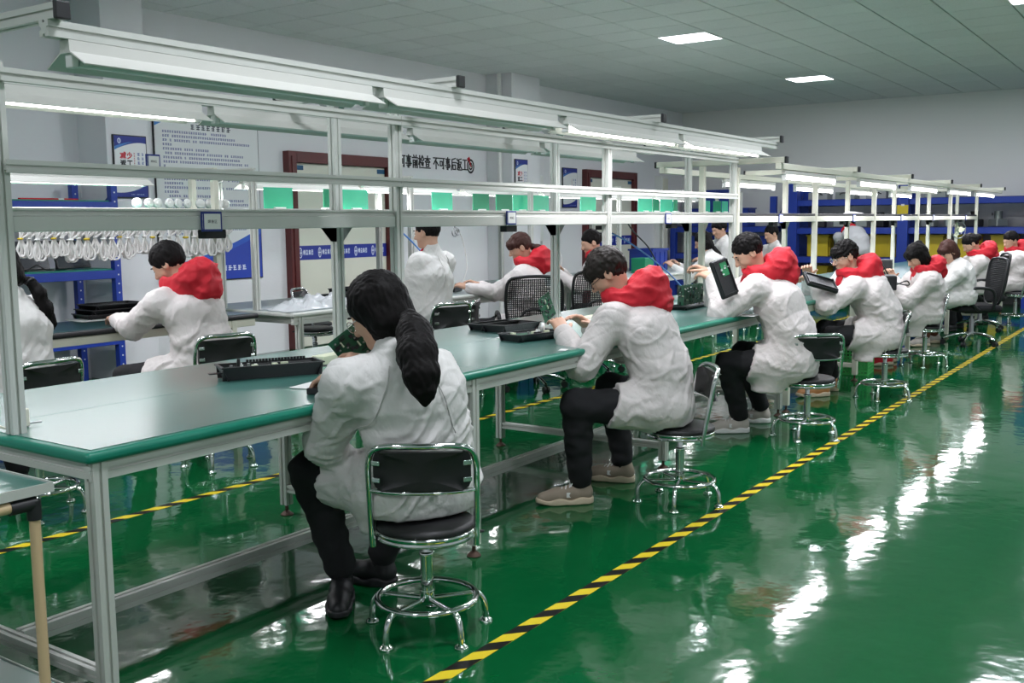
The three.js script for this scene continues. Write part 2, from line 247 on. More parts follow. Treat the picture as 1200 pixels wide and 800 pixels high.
// ---- notices on the wall
const posterTex = (red, black) => canvasTex(256, 420, (g, w, h) => {
  g.fillStyle = '#e9e9ea'; g.fillRect(0, 0, w, h); g.fillStyle = '#1f2f8a'; g.beginPath(); g.moveTo(0, 0); g.lineTo(w, 0); g.lineTo(w, 46); g.quadraticCurveTo(w * 0.62, 26, 0, 96); g.fill();
  g.fillStyle = '#3d7cc2'; g.beginPath(); g.moveTo(0, 74); g.quadraticCurveTo(w * 0.35, 40, w * 0.6, 36); g.quadraticCurveTo(w * 0.35, 50, 0, 98); g.fill();
  g.strokeStyle = '#dfe6f4'; g.lineWidth = 5; g.beginPath(); g.ellipse(40, 34, 12, 16, 0, 0, 7); g.stroke(); g.beginPath(); g.moveTo(40, 20); g.lineTo(40, 48); g.stroke();
  if (red) { [...red].forEach((c, i) => glyph(g, c, 46 + i * 52, 112, 42, 8, '#c01f33')); [...black].forEach((c, i) => glyph(g, c, 46 + i * 52, 166, 42, 8, '#1b1b22')); }
  for (let i = 0; i < 8; i++) { smallPrint(g, 152, 112 + i * 17, 20, 12, '#b24a55'); smallPrint(g, 182, 112 + i * 30, 32, 22, '#30408f'); smallPrint(g, 216, 112 + i * 30, 32, 22, '#5a66a5'); }
  g.fillStyle = '#1f2f8a'; g.beginPath(); g.moveTo(0, h); g.lineTo(0, h - 30); g.quadraticCurveTo(w * 0.5, h - 20, w, h - 90); g.lineTo(w, h); g.fill();
  smallPrint(g, 120, h - 22, 120, 9, '#c9d3ec');
});
function poster(x0, x1, y0, y1, z, tex, label) {
  const t = thing('notice_board', label, 'poster', [(x0 + x1) / 2, (y0 + y1) / 2, z]); const w = x1 - x0, h = y1 - y0;
  obj('backing', rbx(w + 0.02, h + 0.02, 0.016, 0, 0, 0.008, 0.003), M.black, t);
  obj('print', bx(w, h, 0.004, 0, 0, 0.017), std(0xffffff, 0.35, 0, { map: tex }), t); return t;
}
poster(5.34, 5.655, 1.60, 2.12, -7.79, posterTex('减少', '返工'), 'blue and white poster with red characters on the pillar by the blue rack');
poster(11.43, 11.72, 1.62, 2.19, -7.78, posterTex('减少', '返工'), 'blue and white poster hung on the pillar past the wall slogan');
poster(13.33, 13.74, 1.58, 2.165, WL + 0.004, posterTex(), 'blue and white poster of small print beside the maroon door');
poster(6.05, 7.30, 0.81, 2.34, WL + 0.004, canvasTex(1024, 1254, (g, w, h) => {
  g.fillStyle = '#e4e5e6'; g.fillRect(0, 0, w, h); g.fillStyle = '#3d7cc2'; g.beginPath(); g.moveTo(0, 0); g.lineTo(110, 0); g.lineTo(0, 50); g.fill();
  smallPrint(g, 340, 20, 400, 44, '#23243a', 0.15);
  const L = [0.7, 0.82, 0.97, 0.1, 0.5, 0.9, 0.87, 0.97, 0.03, 0.85, 0.97, 0.96, 0.2, 0.97, 0.16, 0.6, 0.9, 0.94, 0.5, 0.85, 0.9, 0.3, 0.7, 0.9, 0.55]; L.forEach((f, i) => smallPrint(g, 70, 78 + i * 33, f * 890, 20, '#3b4488', 0.12));
  g.fillStyle = '#2a58c0'; g.beginPath(); g.moveTo(0, h); g.lineTo(0, h - 120); g.quadraticCurveTo(w * 0.5, h - 180, w, h - 420); g.lineTo(w, h); g.fill();
  g.fillStyle = '#1f3fae'; g.beginPath(); g.moveTo(0, h); g.lineTo(0, h - 90); g.quadraticCurveTo(w * 0.5, h - 140, w, h - 370); g.lineTo(w, h); g.fill();
  smallPrint(g, 150, h - 110, 720, 46, '#e7ecf8', 0.1);
}), 'large white board of printed rules with a blue wave on the wall');
{ // wall lettering
  const strokes = [], z = WL + 0.004, s = 0.155, seg = (x0, y0, x1, y1, w) => { const L = Math.hypot(x1 - x0, y1 - y0) + w * 0.8, b = bx(L, w, 0.006); b.rotateZ(Math.atan2(y1 - y0, x1 - x0)).translate((x0 + x1) / 2, (y0 + y1) / 2, z); strokes.push(b); };
  let x = 9.43; const y = 2.19;
  for (const c of '宁可事前检查 不可事后返工') { if (c !== ' ') for (const st of CH[c]) for (let i = 0; i + 3 < st.length; i += 2) seg(x + st[i] * 0.0105, y - st[i + 1] * s / 10, x + st[i + 2] * 0.0105, y - st[i + 3] * s / 10, 0.015); x += c === ' ' ? 0.05 : 0.122; }
  const t = thing('wall_slogan', 'bold black slogan lettering on the wall with a target emblem', 'lettering'); obj('characters', strokes, M.black, t);
  const e = obj('target_emblem', [new THREE.TorusGeometry(0.082, 0.014, 6, 32).scale(0.85, 1, 0.3).translate(11.0, 2.10, z), new THREE.TorusGeometry(0.04, 0.011, 6, 24).scale(0.85, 1, 0.3).translate(11.0, 2.10, z)], M.black, t);
  obj('arrow', [bx(0.014, 0.12, 0.008).rotateZ(0.5).translate(10.98, 2.145, z + 0.003), bx(0.05, 0.035, 0.008).rotateZ(0.5).translate(10.955, 2.195, z + 0.003)], M.red, e);
}
{ const t = thing('wall_box', 'white electrical box on the wall beside the second poster', 'electrical box', [12.52, 1.55, WL]); obj('housing', rbx(0.2, 0.95, 0.12, 0, 0, 0.06, 0.01), M.white, t); obj('cover', rbx(0.16, 0.3, 0.012, 0, 0.2, 0.125, 0.004), M.cream, t); }
{ const t = thing('wall_box', 'tall grey meter box hung low on the wall past the pillar', 'electrical box', [12.45, 0.98, WL]); obj('housing', rbx(0.34, 1.0, 0.1, 0.0, -0.1, 0.05, 0.01), std(lin(0.4, 0.41, 0.4), 0.5), t); obj('cover', rbx(0.28, 0.9, 0.012, 0, -0.1, 0.105, 0.004), std(lin(0.45, 0.46, 0.45), 0.5), t); }
{ const p = atz(735, 195, WL); const t = thing('wall_unit', 'white slim cabinet fixed on the wall past the second maroon door', 'cabinet', [16.6, 1.25, WL]); obj('housing', rbx(0.26, 1.6, 0.14, 0, 0.1, 0.07, 0.01), M.white, t); obj('side_panel', rbx(0.2, 1.5, 0.012, 0, 0.1, 0.146, 0.004), M.cream, t); }
// ---- hazard tape
{
  const tp = canvasTex(256, 128, (g, w, h) => { g.fillStyle = '#e6cd2c'; g.fillRect(0, 0, w, h); g.fillStyle = '#0a0a09'; for (const o of [-w, 0, w]) { g.beginPath(); g.moveTo(o + 6, 0); g.lineTo(o + 6 + w * 0.5, 0); g.lineTo(o + 6 + w * 0.5 + 95, h); g.lineTo(o + 6 + 95, h); g.fill(); } });
  tp.wrapS = THREE.RepeatWrapping;
  const strip = (x0, x1, z, label) => { const L = x1 - x0, c = tp.clone(); c.repeat.set(L / 0.165, 1); c.needsUpdate = true; const g = new THREE.BoxGeometry(L, 0.0012, 0.055).translate((x0 + x1) / 2, 0.0007, z); return tag(obj('hazard_tape', g, phy(0xffffff, 0.4, 0, { map: c, specularIntensity: 0.4 })), label, 'floor tape'); };
  strip(-2, WF, -1.82, 'black and yellow hazard tape along the open walkway beside the stools');
  strip(-2, WF, -4.1, 'black and yellow hazard tape seen beneath the bench in the inner aisle');
}
// ---------------------------------------------------------------- bench row A: aluminium bench, then a cream painted bench
const TOP = 0.765;
function bench(o) {   // o: x0,x1,z0(back),z1(front),legs[], label, cream
  const { x0, x1, z0, z1, legs, cream } = o, fm = cream ? M.cream : M.alu, t = thing('workbench', o.label, 'workbench', [0, 0, 0], 0, 'assembly benches');
  const BX = cream ? boxX : barX, BZ = cream ? boxZ : barZ, BY = cream ? boxY : barY;
  const h = o.h ?? TOP, edge = o.edge ?? M.greenEdge;
  const top = obj('tabletop', rbx(x1 - x0, 0.032, z1 - z0, (x0 + x1) / 2, h - 0.018, (z0 + z1) / 2, 0.014, 3), edge, t);
  const mats = o.mats ?? Math.max(1, Math.round((x1 - x0) / 1.8));
  for (let i = 0; i < mats; i++) { const a = x0 + 0.03 + (x1 - x0 - 0.06) * i / mats, b = x0 + 0.03 + (x1 - x0 - 0.06) * (i + 1) / mats - 0.003; for (const [c, d] of o.split ? [[z0 + 0.03, (z0 + z1) / 2 - 0.02], [(z0 + z1) / 2 - 0.018, z1 - 0.03]] : [[z0 + 0.03, z1 - 0.03]]) obj('desk_mat', span([a, h - 0.003, c], [b, h, d], 0.001), o.mat ?? M.greenTop, top); }
  const fz = z1 - 0.035, rz = z0 + 0.035, ay = h - 0.034 - 0.025;
  obj('apron', BX(x0 + 0.02, x1 - 0.02, ay, fz, 0.03, 0.05), fm, t); obj('apron', BX(x0 + 0.02, x1 - 0.02, ay, rz, 0.03, 0.05), fm, t);
  for (const x of legs) {
    obj('apron', BZ(rz + 0.02, fz - 0.02, x, ay, 0.03, 0.05), fm, t);
    for (const z of [fz, rz]) { const l = obj('leg', BY(0.05, h - 0.034, x, z, 0.042, 0.042), fm, t); obj('levelling_foot', [cyl(0.008, 0.008, 0.05, x, 0.035, z, 8), lathe([[0.001, 0.022], [0.012, 0.02], [0.03, 0.004], [0.03, 0], [0.001, 0]], 14).translate(x, 0, z)], M.rust, l); }
    obj('stretcher', BZ(rz + 0.02, fz - 0.02, x, 0.13, 0.035, 0.035), fm, t);
  }
  if (o.rail) obj('foot_rail', BX(legs[0] + 0.02, legs[legs.length - 1] - 0.02, 0.13, o.rail, 0.045, 0.045), fm, t);
  return t;
}
bench({ x0: 1.5, x1: 6.84, z0: -3.53, z1: -2.37, legs: [1.545, 3.215, 4.96, 6.76], rail: -2.87, mats: 3, split: true, label: 'long aluminium workbench with green mats, its bare end facing the cart' });
bench({ x0: 6.88, x1: 15.9, z0: -3.5, z1: -2.37, legs: [6.92, 8.6, 10.4, 12.2, 14.0, 15.8], mats: 5, cream: true, label: 'cream painted workbench continuing the row towards the blue racks' });
// overhead frames
function gusset(x, y, z, s, sx) { const q = new THREE.Shape(); q.moveTo(0, 0); q.lineTo(s, 0); q.lineTo(0, -s); return new THREE.ExtrudeGeometry(q, { depth: 0.034, bevelEnabled: false }).translate(0, 0, -0.017).scale(sx, 1, 1).translate(x, y, z); }
function frameA(o) {
  const { X, zf, zr, cream, yTop, yArm, yShelf } = o, fm = cream ? M.cream : M.alu, BX = cream ? boxX : barX, BZ = cream ? boxZ : barZ, BY = cream ? boxY : barY;
  const t = thing('lamp_frame', o.label, 'frame', [0, 0, 0], 0, 'overhead bench frames'), x0 = X[0] - 0.02, xn = X[X.length - 1] + 0.02, base = o.base ?? TOP;
  for (const x of X) {
    obj('post', BY(base, yTop, x, zf), fm, t);
    const p = obj('post', BY(base, yArm - 0.022, x, zr), fm, t);
    if (!o.noArm) { const a = obj('arm', BZ(o.za1, o.za0, x, yArm, 0.035, 0.04), fm, t); obj('end_cap', rbx(0.042, 0.046, 0.016, x, yArm, o.za0 + 0.008, 0.004), M.black, a); obj('end_cap', rbx(0.042, 0.046, 0.016, x, yArm, o.za1 - 0.008, 0.004), M.black, a); }
    if (!cream) { for (const s of [-1, 1]) obj('gusset', gusset(0, 0, 0, 0.06, 1).rotateY(-s * Math.PI / 2).translate(x, yArm - 0.022, zr + s * 0.02), M.aluDark, p); }
    for (const s of [-1, 1]) if (s > 0 ? x < xn - 0.1 : x > x0 + 0.1) obj('gusset', gusset(x + s * 0.02, yShelf - 0.067, zr, 0.06, s), cream ? M.cream : M.aluDark, p);
  }
  // shelf
  for (let i = 0; i + 1 < X.length; i++) {
    const a = X[i] + 0.022, b = X[i + 1] - 0.022;
    obj('shelf_board', span([a - 0.01, yShelf - 0.013, zr + 0.02], [b + 0.01, yShelf, zf - 0.005], 0.002), o.deck ?? M.greenEdge, t);
    obj('shelf_edge', BX(a, b, yShelf - 0.01, zf, 0.02, 0.022), o.deck === M.black ? M.black : fm, t);
    obj('shelf_beam', rbx(b - a, 0.045, 0.03, (a + b) / 2, yShelf - 0.044, zf, 0.004, 1), fm, t);
    obj('shelf_beam', rbx(b - a, 0.045, 0.03, (a + b) / 2, yShelf - 0.044, zr, 0.004, 1), fm, t);
    obj('power_strip', rbx(0.09, 0.03, 0.04, b - 0.9, yShelf - 0.082, zf - 0.03, 0.004), M.black, t);
    for (const y of o.rails ?? []) obj('cross_rail', BX(a - 0.021, b + 0.021, y, zf + 0.03, 0.018, 0.036), fm, t);
    for (const y of o.rearRails ?? []) obj('cross_rail', BX(a - 0.021, b + 0.021, y, zr - 0.03, 0.018, 0.036), fm, t);
  }
  if (o.inner) { for (const x of X) obj('arm', BZ(zr - 0.02, zf + 0.02, x, 1.718, 0.03, 0.03), fm, t); obj('lamp_rail', BX(x0, xn, 1.685, -5.58, 0.03, 0.034), fm, t); }
  if (!o.noArm) for (const z of [o.za0 - 0.045, o.za1 + 0.045]) obj('lamp_rail', BX(o.rx0 ?? x0, o.rx1 ?? xn, yArm - 0.041, z, 0.04, 0.042), fm, t);
  return t;
}
const A_ARM = 1.895, A_RAIL_F = -2.49, A_RAIL_R = -3.41;
frameA({ X: [1.545, 3.213, 4.995, 6.805], zf: -2.78, zr: -3.12, yTop: 1.80, yArm: A_ARM, za0: -2.445, za1: -3.455, yShelf: 1.402, rails: [1.765, 1.517], label: 'aluminium overhead frame with a shelf standing on the nearer bench' });
frameA({ X: [6.87, 8.61, 10.44, 12.27, 14.03, 15.82], zf: -2.78, zr: -3.04, cream: true, yTop: 1.72, yArm: 1.76, za0: -2.43, za1: -3.40, yShelf: 1.402, deck: M.black, label: 'cream overhead frame with a black shelf on the painted bench' });
// tube lamps
const lampShape = (() => { const o = [[-0.02, 0], [0.02, 0], [0.022, -0.03], [0.085, -0.066], [0.0835, -0.069], [0.02, -0.034], [-0.02, -0.034], [-0.0835, -0.069], [-0.085, -0.066], [-0.022, -0.03]]; const s = new THREE.Shape(o.map((p) => new THREE.Vector2(...p))); return s; })();
const lampGeo = {};
function tubeLamp(x0, x1, y, z, lit, label, simple) {
  const L = x1 - x0, k = L.toFixed(2) + simple; lampGeo[k] ??= { refl: (simple ? rbx(L, 0.03, 0.03, 0, -0.012, 0, 0.006, 1) : new THREE.ExtrudeGeometry(lampShape, { depth: L, bevelEnabled: false }).translate(0, 0, -L / 2).rotateY(Math.PI / 2)), tube: new THREE.CylinderGeometry(0.014, 0.014, L - 0.07, 14).rotateZ(Math.PI / 2).translate(0, simple ? -0.045 : -0.053, 0) };
  const t = thing('tube_lamp', label, 'lamp', [(x0 + x1) / 2, y, z], 0, 'fluorescent bench lamps');
  obj('reflector', lampGeo[k].refl, M.reflector, t);
  for (const s of [-1, 1]) obj('socket', [rbx(0.022, 0.05, 0.03, s * (L / 2 - 0.02), -0.045, 0, 0.004, 1)], M.white, t);
  obj('tube', lampGeo[k].tube, lit ? std(0xffffff, 0.3, 0, { emissive: 0xfffdf8, emissiveIntensity: TUBE_GLOW }) : std(lin(0.8, 0.8, 0.8), 0.15), t);
  if (lit) { const l = new THREE.RectAreaLight(0xf8f7ff, TUBE_LIGHT * lit, L - 0.1, 0.03); l.position.set(0, simple ? -0.062 : -0.07, 0); l.rotation.x = -Math.PI / 2; t.add(l); }
  return t;
}
const ry = A_ARM - 0.063;
tubeLamp(1.58, 2.74, ry, A_RAIL_F, 0, 'unlit tube lamp with angled reflector above the cart end of the bench');
tubeLamp(2.80, 3.98, ry, A_RAIL_F, 0, 'unlit tube lamp above the ponytailed worker, next to the lit one');
tubeLamp(4.06, 5.25, ry, A_RAIL_F, 1, 'lit tube lamp hung above the worker with the red hood and glasses');
tubeLamp(5.31, 6.52, ry, A_RAIL_F, 1, 'lit tube lamp at the inner end of the aluminium rail');
tubeLamp(1.1, 2.74, ry, A_RAIL_R, 0.35, 'lit lamp on the back rail at the cart end of the bench');
tubeLamp(2.80, 3.98, ry, A_RAIL_R, 0, 'unlit lamp on the back rail behind the ponytailed worker');
tubeLamp(4.06, 5.25, ry, A_RAIL_R, 0, 'unlit lamp on the back rail behind the black trays');
tubeLamp(5.31, 6.52, ry, A_RAIL_R, 0, 'unlit lamp on the back rail near the cream frame');
[[6.96, 8.14], [8.78, 10.0], [10.55, 11.75], [12.35, 13.6], [13.95, 15.25]].forEach(([a, b], i) => tubeLamp(a, b, 1.692, -2.475, 1, ['lit bare tube on the cream frame over the seated man with a black case', 'lit bare tube on the cream frame over the man in glasses', 'lit bare tube on the cream frame over the girl in a red hood', 'lit bare tube on the cream frame over the mesh office chair', 'lit bare tube at the last bay of the cream frame'][i], true));
[[8.0, 9.2], [9.75, 10.95], [11.5, 12.7], [13.3, 14.4]].forEach(([a, b], i) => tubeLamp(a, b, 1.692, -3.355, 1, ['first', 'second', 'third', 'last'][i] + ' lit bare tube on the back rail of the cream frame', true));
// cart at the bench end
{
  const t = thing('pipe_cart', 'beige pipe cart with a green top standing at the bench end', 'cart', [0, 0, 0]); const x0 = 0.72, x1 = 1.44, z0 = -3.25, z1 = -2.44;
  const tp = obj('top_shelf', span([x0, 0.672, z0], [x1, 0.69, z1], 0.002), M.greenTop, t); obj('edge_strip', span([x0, 0.668, z1], [x1 + 0.004, 0.694, z1 + 0.004]), M.alu, tp); obj('edge_strip', span([x1, 0.668, z0], [x1 + 0.004, 0.694, z1]), M.alu, tp);
  const lo = obj('lower_shelf', span([x0, 0.126, z0], [x1, 0.14, z1], 0.002), M.greenTop, t); obj('edge_strip', span([x0, 0.122, z1], [x1 + 0.004, 0.144, z1 + 0.004]), M.alu, lo); obj('edge_strip', span([x1, 0.122, z0], [x1 + 0.004, 0.144, z1]), M.alu, lo);
  for (const x of [x0 + 0.04, x1 - 0.045]) for (const z of [z0 + 0.04, z1 - 0.012]) { const p = obj('upright_pipe', cyl(0.014, 0.014, 0.56, x, 0.37, z), M.beige, t); obj('pipe_joint', cyl(0.018, 0.018, 0.045, x, 0.107, z), M.black, p); obj('pipe_joint', [cyl(0.018, 0.018, 0.05, x, 0.628, z), cyl(0.018, 0.018, 0.07, 0, 0, 0).rotateZ(Math.PI / 2).translate(x - 0.03 * Math.sign(x - 1.1), 0.645, z)], M.black, p); obj('caster', [cyl(0.03, 0.03, 0.02, 0, 0, 0, 20).rotateX(Math.PI / 2).translate(x, 0.03, z), cyl(0.012, 0.012, 0.04, x, 0.07, z)], M.black, p); }
  for (const z of [z0 + 0.04, z1 - 0.012]) obj('cross_pipe', rod([x0 + 0.08, 0.648, z], [x1 - 0.1, 0.648, z], 0.015), M.beige, t);
  for (const x of [x0 + 0.04, x1 - 0.045]) obj('cross_pipe', rod([x, 0.64, z0 + 0.06], [x, 0.64, z1 - 0.03], 0.014), M.beige, t);
}
// ---------------------------------------------------------------- stools and chairs
const stoolGeo = {};
function stoolParts(t, o = {}) {
  const seat = 0.385, g = stoolGeo;
  if (!g.ring) {
    g.ring = new THREE.TorusGeometry(0.165, 0.0105, 10, 40).rotateX(Math.PI / 2).translate(0, 0.112, 0);
    g.column = [lathe([[0.0, 0.09], [0.024, 0.09], [0.024, 0.135], [0.021, 0.135], [0.021, 0.255], [0.024, 0.258], [0.024, 0.268], [0.014, 0.27], [0.014, 0.335], [0.0, 0.335]], 20)];
    g.leg = [rod([0.02, 0.105, 0], [0.165, 0.105, 0], 0.0085), tube([[0.155, 0.107, 0], [0.178, 0.1, 0], [0.196, 0.075, 0], [0.203, 0.04, 0], [0.204, 0.014, 0]], 0.0105, 16, 8)];
    g.foot = lathe([[0, 0.016], [0.012, 0.015], [0.022, 0.006], [0.023, 0], [0, 0]], 14).translate(0.204, 0, 0);
    g.band = lathe([[0.14, 0.328], [0.163, 0.326], [0.167, 0.331], [0.163, 0.338], [0.163, 0.342], [0.168, 0.347], [0.168, 0.353], [0.163, 0.358], [0.1, 0.358]], 40);
    g.cushion = lathe([[0, 0.355], [0.16, 0.355], [0.165, 0.362], [0.162, 0.374], [0.15, 0.381], [0.1, 0.385], [0, 0.386]], 40);
    const B = [[-0.168, 0.31, 0.07], [-0.17, 0.36, 0.075], [-0.172, 0.52, 0.105], [-0.17, 0.6, 0.12], [-0.155, 0.64, 0.135], [-0.12, 0.655, 0.15], [0, 0.658, 0.165], [0.12, 0.655, 0.15], [0.155, 0.64, 0.135], [0.17, 0.6, 0.12], [0.172, 0.52, 0.105], [0.17, 0.36, 0.075], [0.168, 0.31, 0.07]];
    g.frame = [tube(B, 0.0105, 70, 8)]; g.cross = tube([[-0.172, 0.505, 0.102], [-0.1, 0.503, 0.13], [0, 0.502, 0.142], [0.1, 0.503, 0.13], [0.172, 0.505, 0.102]], 0.008, 20, 8);
    // curved pad
    const pg = new RoundedBoxGeometry(0.305, 0.125, 0.022, 4, 0.01), p = pg.attributes.position; const q = new RoundedBoxGeometry(0.305, 0.125, 0.022, 4, 0.01);
    const bxg = new THREE.BoxGeometry(0.31, 0.128, 0.02, 16, 4, 1), bp = bxg.attributes.position;
    for (let i = 0; i < bp.count; i++) { const x = bp.getX(i), y = bp.getY(i); const rx = Math.max(0, Math.abs(x) - 0.13), ryy = Math.max(0, Math.abs(y) - 0.04); const k = Math.hypot(rx / 0.025, ryy / 0.024); let sx = x, sy = y; if (k > 1) { sx = Math.sign(x) * (0.13 + rx / k); sy = Math.sign(y) * (0.04 + ryy / k); } bp.setXYZ(i, sx, sy + 0.575, bp.getZ(i) + 0.148 - 0.03 * (x / 0.155) ** 2 + 0.1 * (sy)); }
    bxg.computeVertexNormals(); g.pad = bxg;
    g.lever = rod([0.1, 0.318, -0.05], [0.19, 0.305, -0.09], 0.006);
    g.clip = rbx(0.03, 0.016, 0.006, 0, 0, 0, 0.005);
  }
  obj('footring', g.ring, M.chrome, t); obj('column', g.column, M.chrome, t);
  const legG = merge(g.leg); for (let i = 0; i < 5; i++) { const l = obj('leg', legG, M.chrome, t); l.rotation.y = i * TAU / 5 + 0.3; obj('foot_glide', g.foot, M.chrome, l); }
  obj('seat_band', g.band, M.chrome, t); obj('seat_cushion', g.cushion, M.vinyl, t); obj('height_lever', g.lever, M.black, t);
  if (!o.noBack) {
    const f = obj('back_frame', g.frame, M.chrome, t); obj('crossbar', g.cross, M.chrome, f);
    const b = obj('backrest', g.pad, M.vinyl, t);
    for (const sx of [-1, 1]) for (const y of [0.548, 0.602]) { const c = obj('bracket', g.clip, M.chrome, b); c.position.set(sx * 0.145, y, 0.146); c.rotation.y = sx * 0.4; }
  }
  return t;
}
const stool = (label, x, z, dx, dz, h = 1, o) => { const t = thing('stool', label, 'stool', [x, 0, z], Math.atan2(dx, dz), 'chrome stools with black seats'); if (!stool.src || o) { stoolParts(t, o); if (!o) stool.src = t; } else for (const c of stool.src.children) t.add(c.clone()); t.scale.y = h; return t; };
stool('chrome stool with black backrest under the ponytailed woman', 2.53, -2.09, -0.81, 0.58);
stool('chrome stool under the man in glasses with grey trainers', 4.41, -2.05, 0.6, 0.8);
stool('chrome stool beside the man tilting a black case', 6.2, -2.02, -0.75, 0.66);
stool('chrome stool under the man in glasses holding a black shell', 7.88, -1.98, 0.35, 0.93);
stool('chrome stool under the girl with a red hood and top knot', 9.83, -2.12, 0.5, 0.87);
stool('chrome stool at the far end beside the office chairs', 14.25, -2.0, 0.1, 1, 1.1);
// inner aisle
stool('chrome stool behind the seated worker next to the bench post', 2.6, -4.5, 0.05, 1, 1.12);
stool('chrome stool behind the red hooded man by the hanging cables', 3.72, -4.56, -0.3, 0.95, 1.14);
stool('chrome stool behind the upright man with the red collar', 5.66, -4.5, -0.25, 0.97, 1.2);
stool('empty chrome stool tucked next to the upright man', 6.18, -4.75, 0.45, 0.9, 1.15);
stool('chrome stool with backrest across the inner bench by the maroon door', 6.3, -6.42, -0.4, -0.9, 1.2);
stool('round backless stool across the inner bench by the maroon door', 6.62, -6.75, 1, 0, 1.2, { noBack: true });
// mesh office chair
function officeChair(label, x, z, turn, mirror) {
  const t = thing('office_chair', label, 'office chair', [x, 0, z], turn, 'mesh office chairs');
  if (officeChair.src) { for (const c of officeChair.src.children) t.add(c.clone()); return t; }
  officeChair.src = t;
  for (let i = 0; i < 5; i++) { const l = obj('leg', [tube([[0.02, 0.12, 0], [0.12, 0.115, 0], [0.22, 0.09, 0], [0.275, 0.068, 0]], 0.014, 14, 8)], M.chrome, t); l.rotation.y = i * TAU / 5; obj('caster', [cyl(0.027, 0.027, 0.018, 0, 0, 0, 18).rotateX(Math.PI / 2).translate(0.278, 0.027, 0.014), cyl(0.027, 0.027, 0.018, 0, 0, 0, 18).rotateX(Math.PI / 2).translate(0.278, 0.027, -0.014), cyl(0.01, 0.01, 0.03, 0.278, 0.055, 0)], M.black, l); }
  obj('gas_lift', lathe([[0, 0.09], [0.032, 0.09], [0.032, 0.14], [0.025, 0.145], [0.025, 0.28], [0.014, 0.285], [0.014, 0.36], [0, 0.36]], 18), M.steel, t);
  obj('seat', rbx(0.47, 0.075, 0.46, 0, 0.405, 0, 0.035, 4), M.fabricBlack, t); obj('seat_plate', rbx(0.2, 0.03, 0.22, 0, 0.36, 0, 0.008), M.black, t);
  const back = obj('back_frame', [tube([[-0.18, 0.46, 0.2], [-0.215, 0.6, 0.225], [-0.225, 0.75, 0.24], [-0.2, 0.9, 0.265], [-0.1, 0.925, 0.275], [0.1, 0.925, 0.275], [0.2, 0.9, 0.265], [0.225, 0.75, 0.24], [0.215, 0.6, 0.225], [0.18, 0.46, 0.2]], 0.014, 60, 8, true)], M.blackPlastic, t);
  // woven mesh: crossed threads
  const th = []; for (let i = -12; i <= 12; i++) { const x = i * 0.0165; th.push(tube([[x * 0.86, 0.47, 0.205 - 0.02 * (1 - (x / 0.2) ** 2)], [x, 0.62, 0.232 - 0.012], [x, 0.78, 0.248], [x * 0.95, 0.91, 0.27]], 0.0042, 8, 4)); } for (let j = 0; j < 28; j++) { const y = 0.475 + j * 0.0158, w = 0.185 + 0.035 * Math.sin((y - 0.46) / 0.46 * Math.PI), z = 0.2 + (y - 0.46) * 0.15; th.push(tube([[-w, y, z + 0.003], [0, y, z - 0.008], [w, y, z + 0.003]], 0.004, 6, 4)); }
  obj('mesh_back', th, M.black, back).userData.kind = 'stuff';
  obj('lumbar_support', [tube([[-0.1, 0.5, 0.235], [-0.11, 0.6, 0.25], [-0.06, 0.66, 0.255], [0.06, 0.66, 0.255], [0.11, 0.6, 0.25], [0.1, 0.5, 0.235]], 0.011, 30, 6), tube([[-0.05, 0.5, 0.235], [-0.055, 0.57, 0.25], [0, 0.61, 0.255], [0.055, 0.57, 0.25], [0.05, 0.5, 0.235]], 0.009, 24, 6), rbx(0.07, 0.16, 0.025, 0, 0.46, 0.235, 0.01)], M.blackPlastic, back);
  for (const s of [-1, 1]) obj('armrest', tube([[s * 0.235, 0.4, 0.12], [s * 0.255, 0.5, 0.13], [s * 0.265, 0.6, 0.1], [s * 0.265, 0.625, 0.0], [s * 0.262, 0.61, -0.12], [s * 0.255, 0.54, -0.15], [s * 0.24, 0.42, -0.06], [s * 0.235, 0.39, -0.02]], 0.017, 40, 8), M.blackPlastic, t);
  return t;
}
officeChair('black mesh office chair with chrome base by the hazard tape', 11.72, -2.06, 0.55);
officeChair('second mesh office chair tucked behind the stools at the far end', 13.3, -2.25, 0.4);
officeChair('mesh office chair under the red hooded woman at the inner bench', 6.85, -4.52, -0.85);
officeChair('mesh office chair standing free between the two women at the inner bench', 7.84, -4.52, -0.8);
// ---------------------------------------------------------------- bench row B in the inner aisle
const darkMat = phy(lin(0.006, 0.05, 0.05), 0.28, 0, { clearcoat: 0.4, clearcoatRoughness: 0.2 });
bench({ x0: 0.6, x1: 4.62, z0: -5.85, z1: -5.22, legs: [0.7, 2.5, 4.42], mats: 1, cream: true, edge: M.black, mat: darkMat, label: 'cream bench with a dark mat in front of the blue rack' });
bench({ x0: 4.72, x1: 13.6, z0: -6.1, z1: -5.0, legs: [4.8, 6.45, 8.2, 10, 11.8, 13.5], mats: 5, edge: M.alu, mat: std(lin(0.36, 0.42, 0.42), 0.3), label: 'pale topped aluminium bench along the inner aisle' });
frameA({ X: [1.0, 2.8, 4.56], zf: -5.55, zr: -5.78, cream: true, yTop: 1.702, yArm: 1.724, noArm: true, inner: true, yShelf: 1.46, label: 'cream shelf frame on the dark mat bench hung with cables' });
frameA({ X: [4.76, 6.42, 8.2, 9.98, 11.76, 13.5], zf: -5.4, zr: -5.75, yTop: 1.702, yArm: 1.724, noArm: true, inner: true, yShelf: 1.46, deck: M.white, label: 'aluminium shelf frame on the inner bench with green panels' });
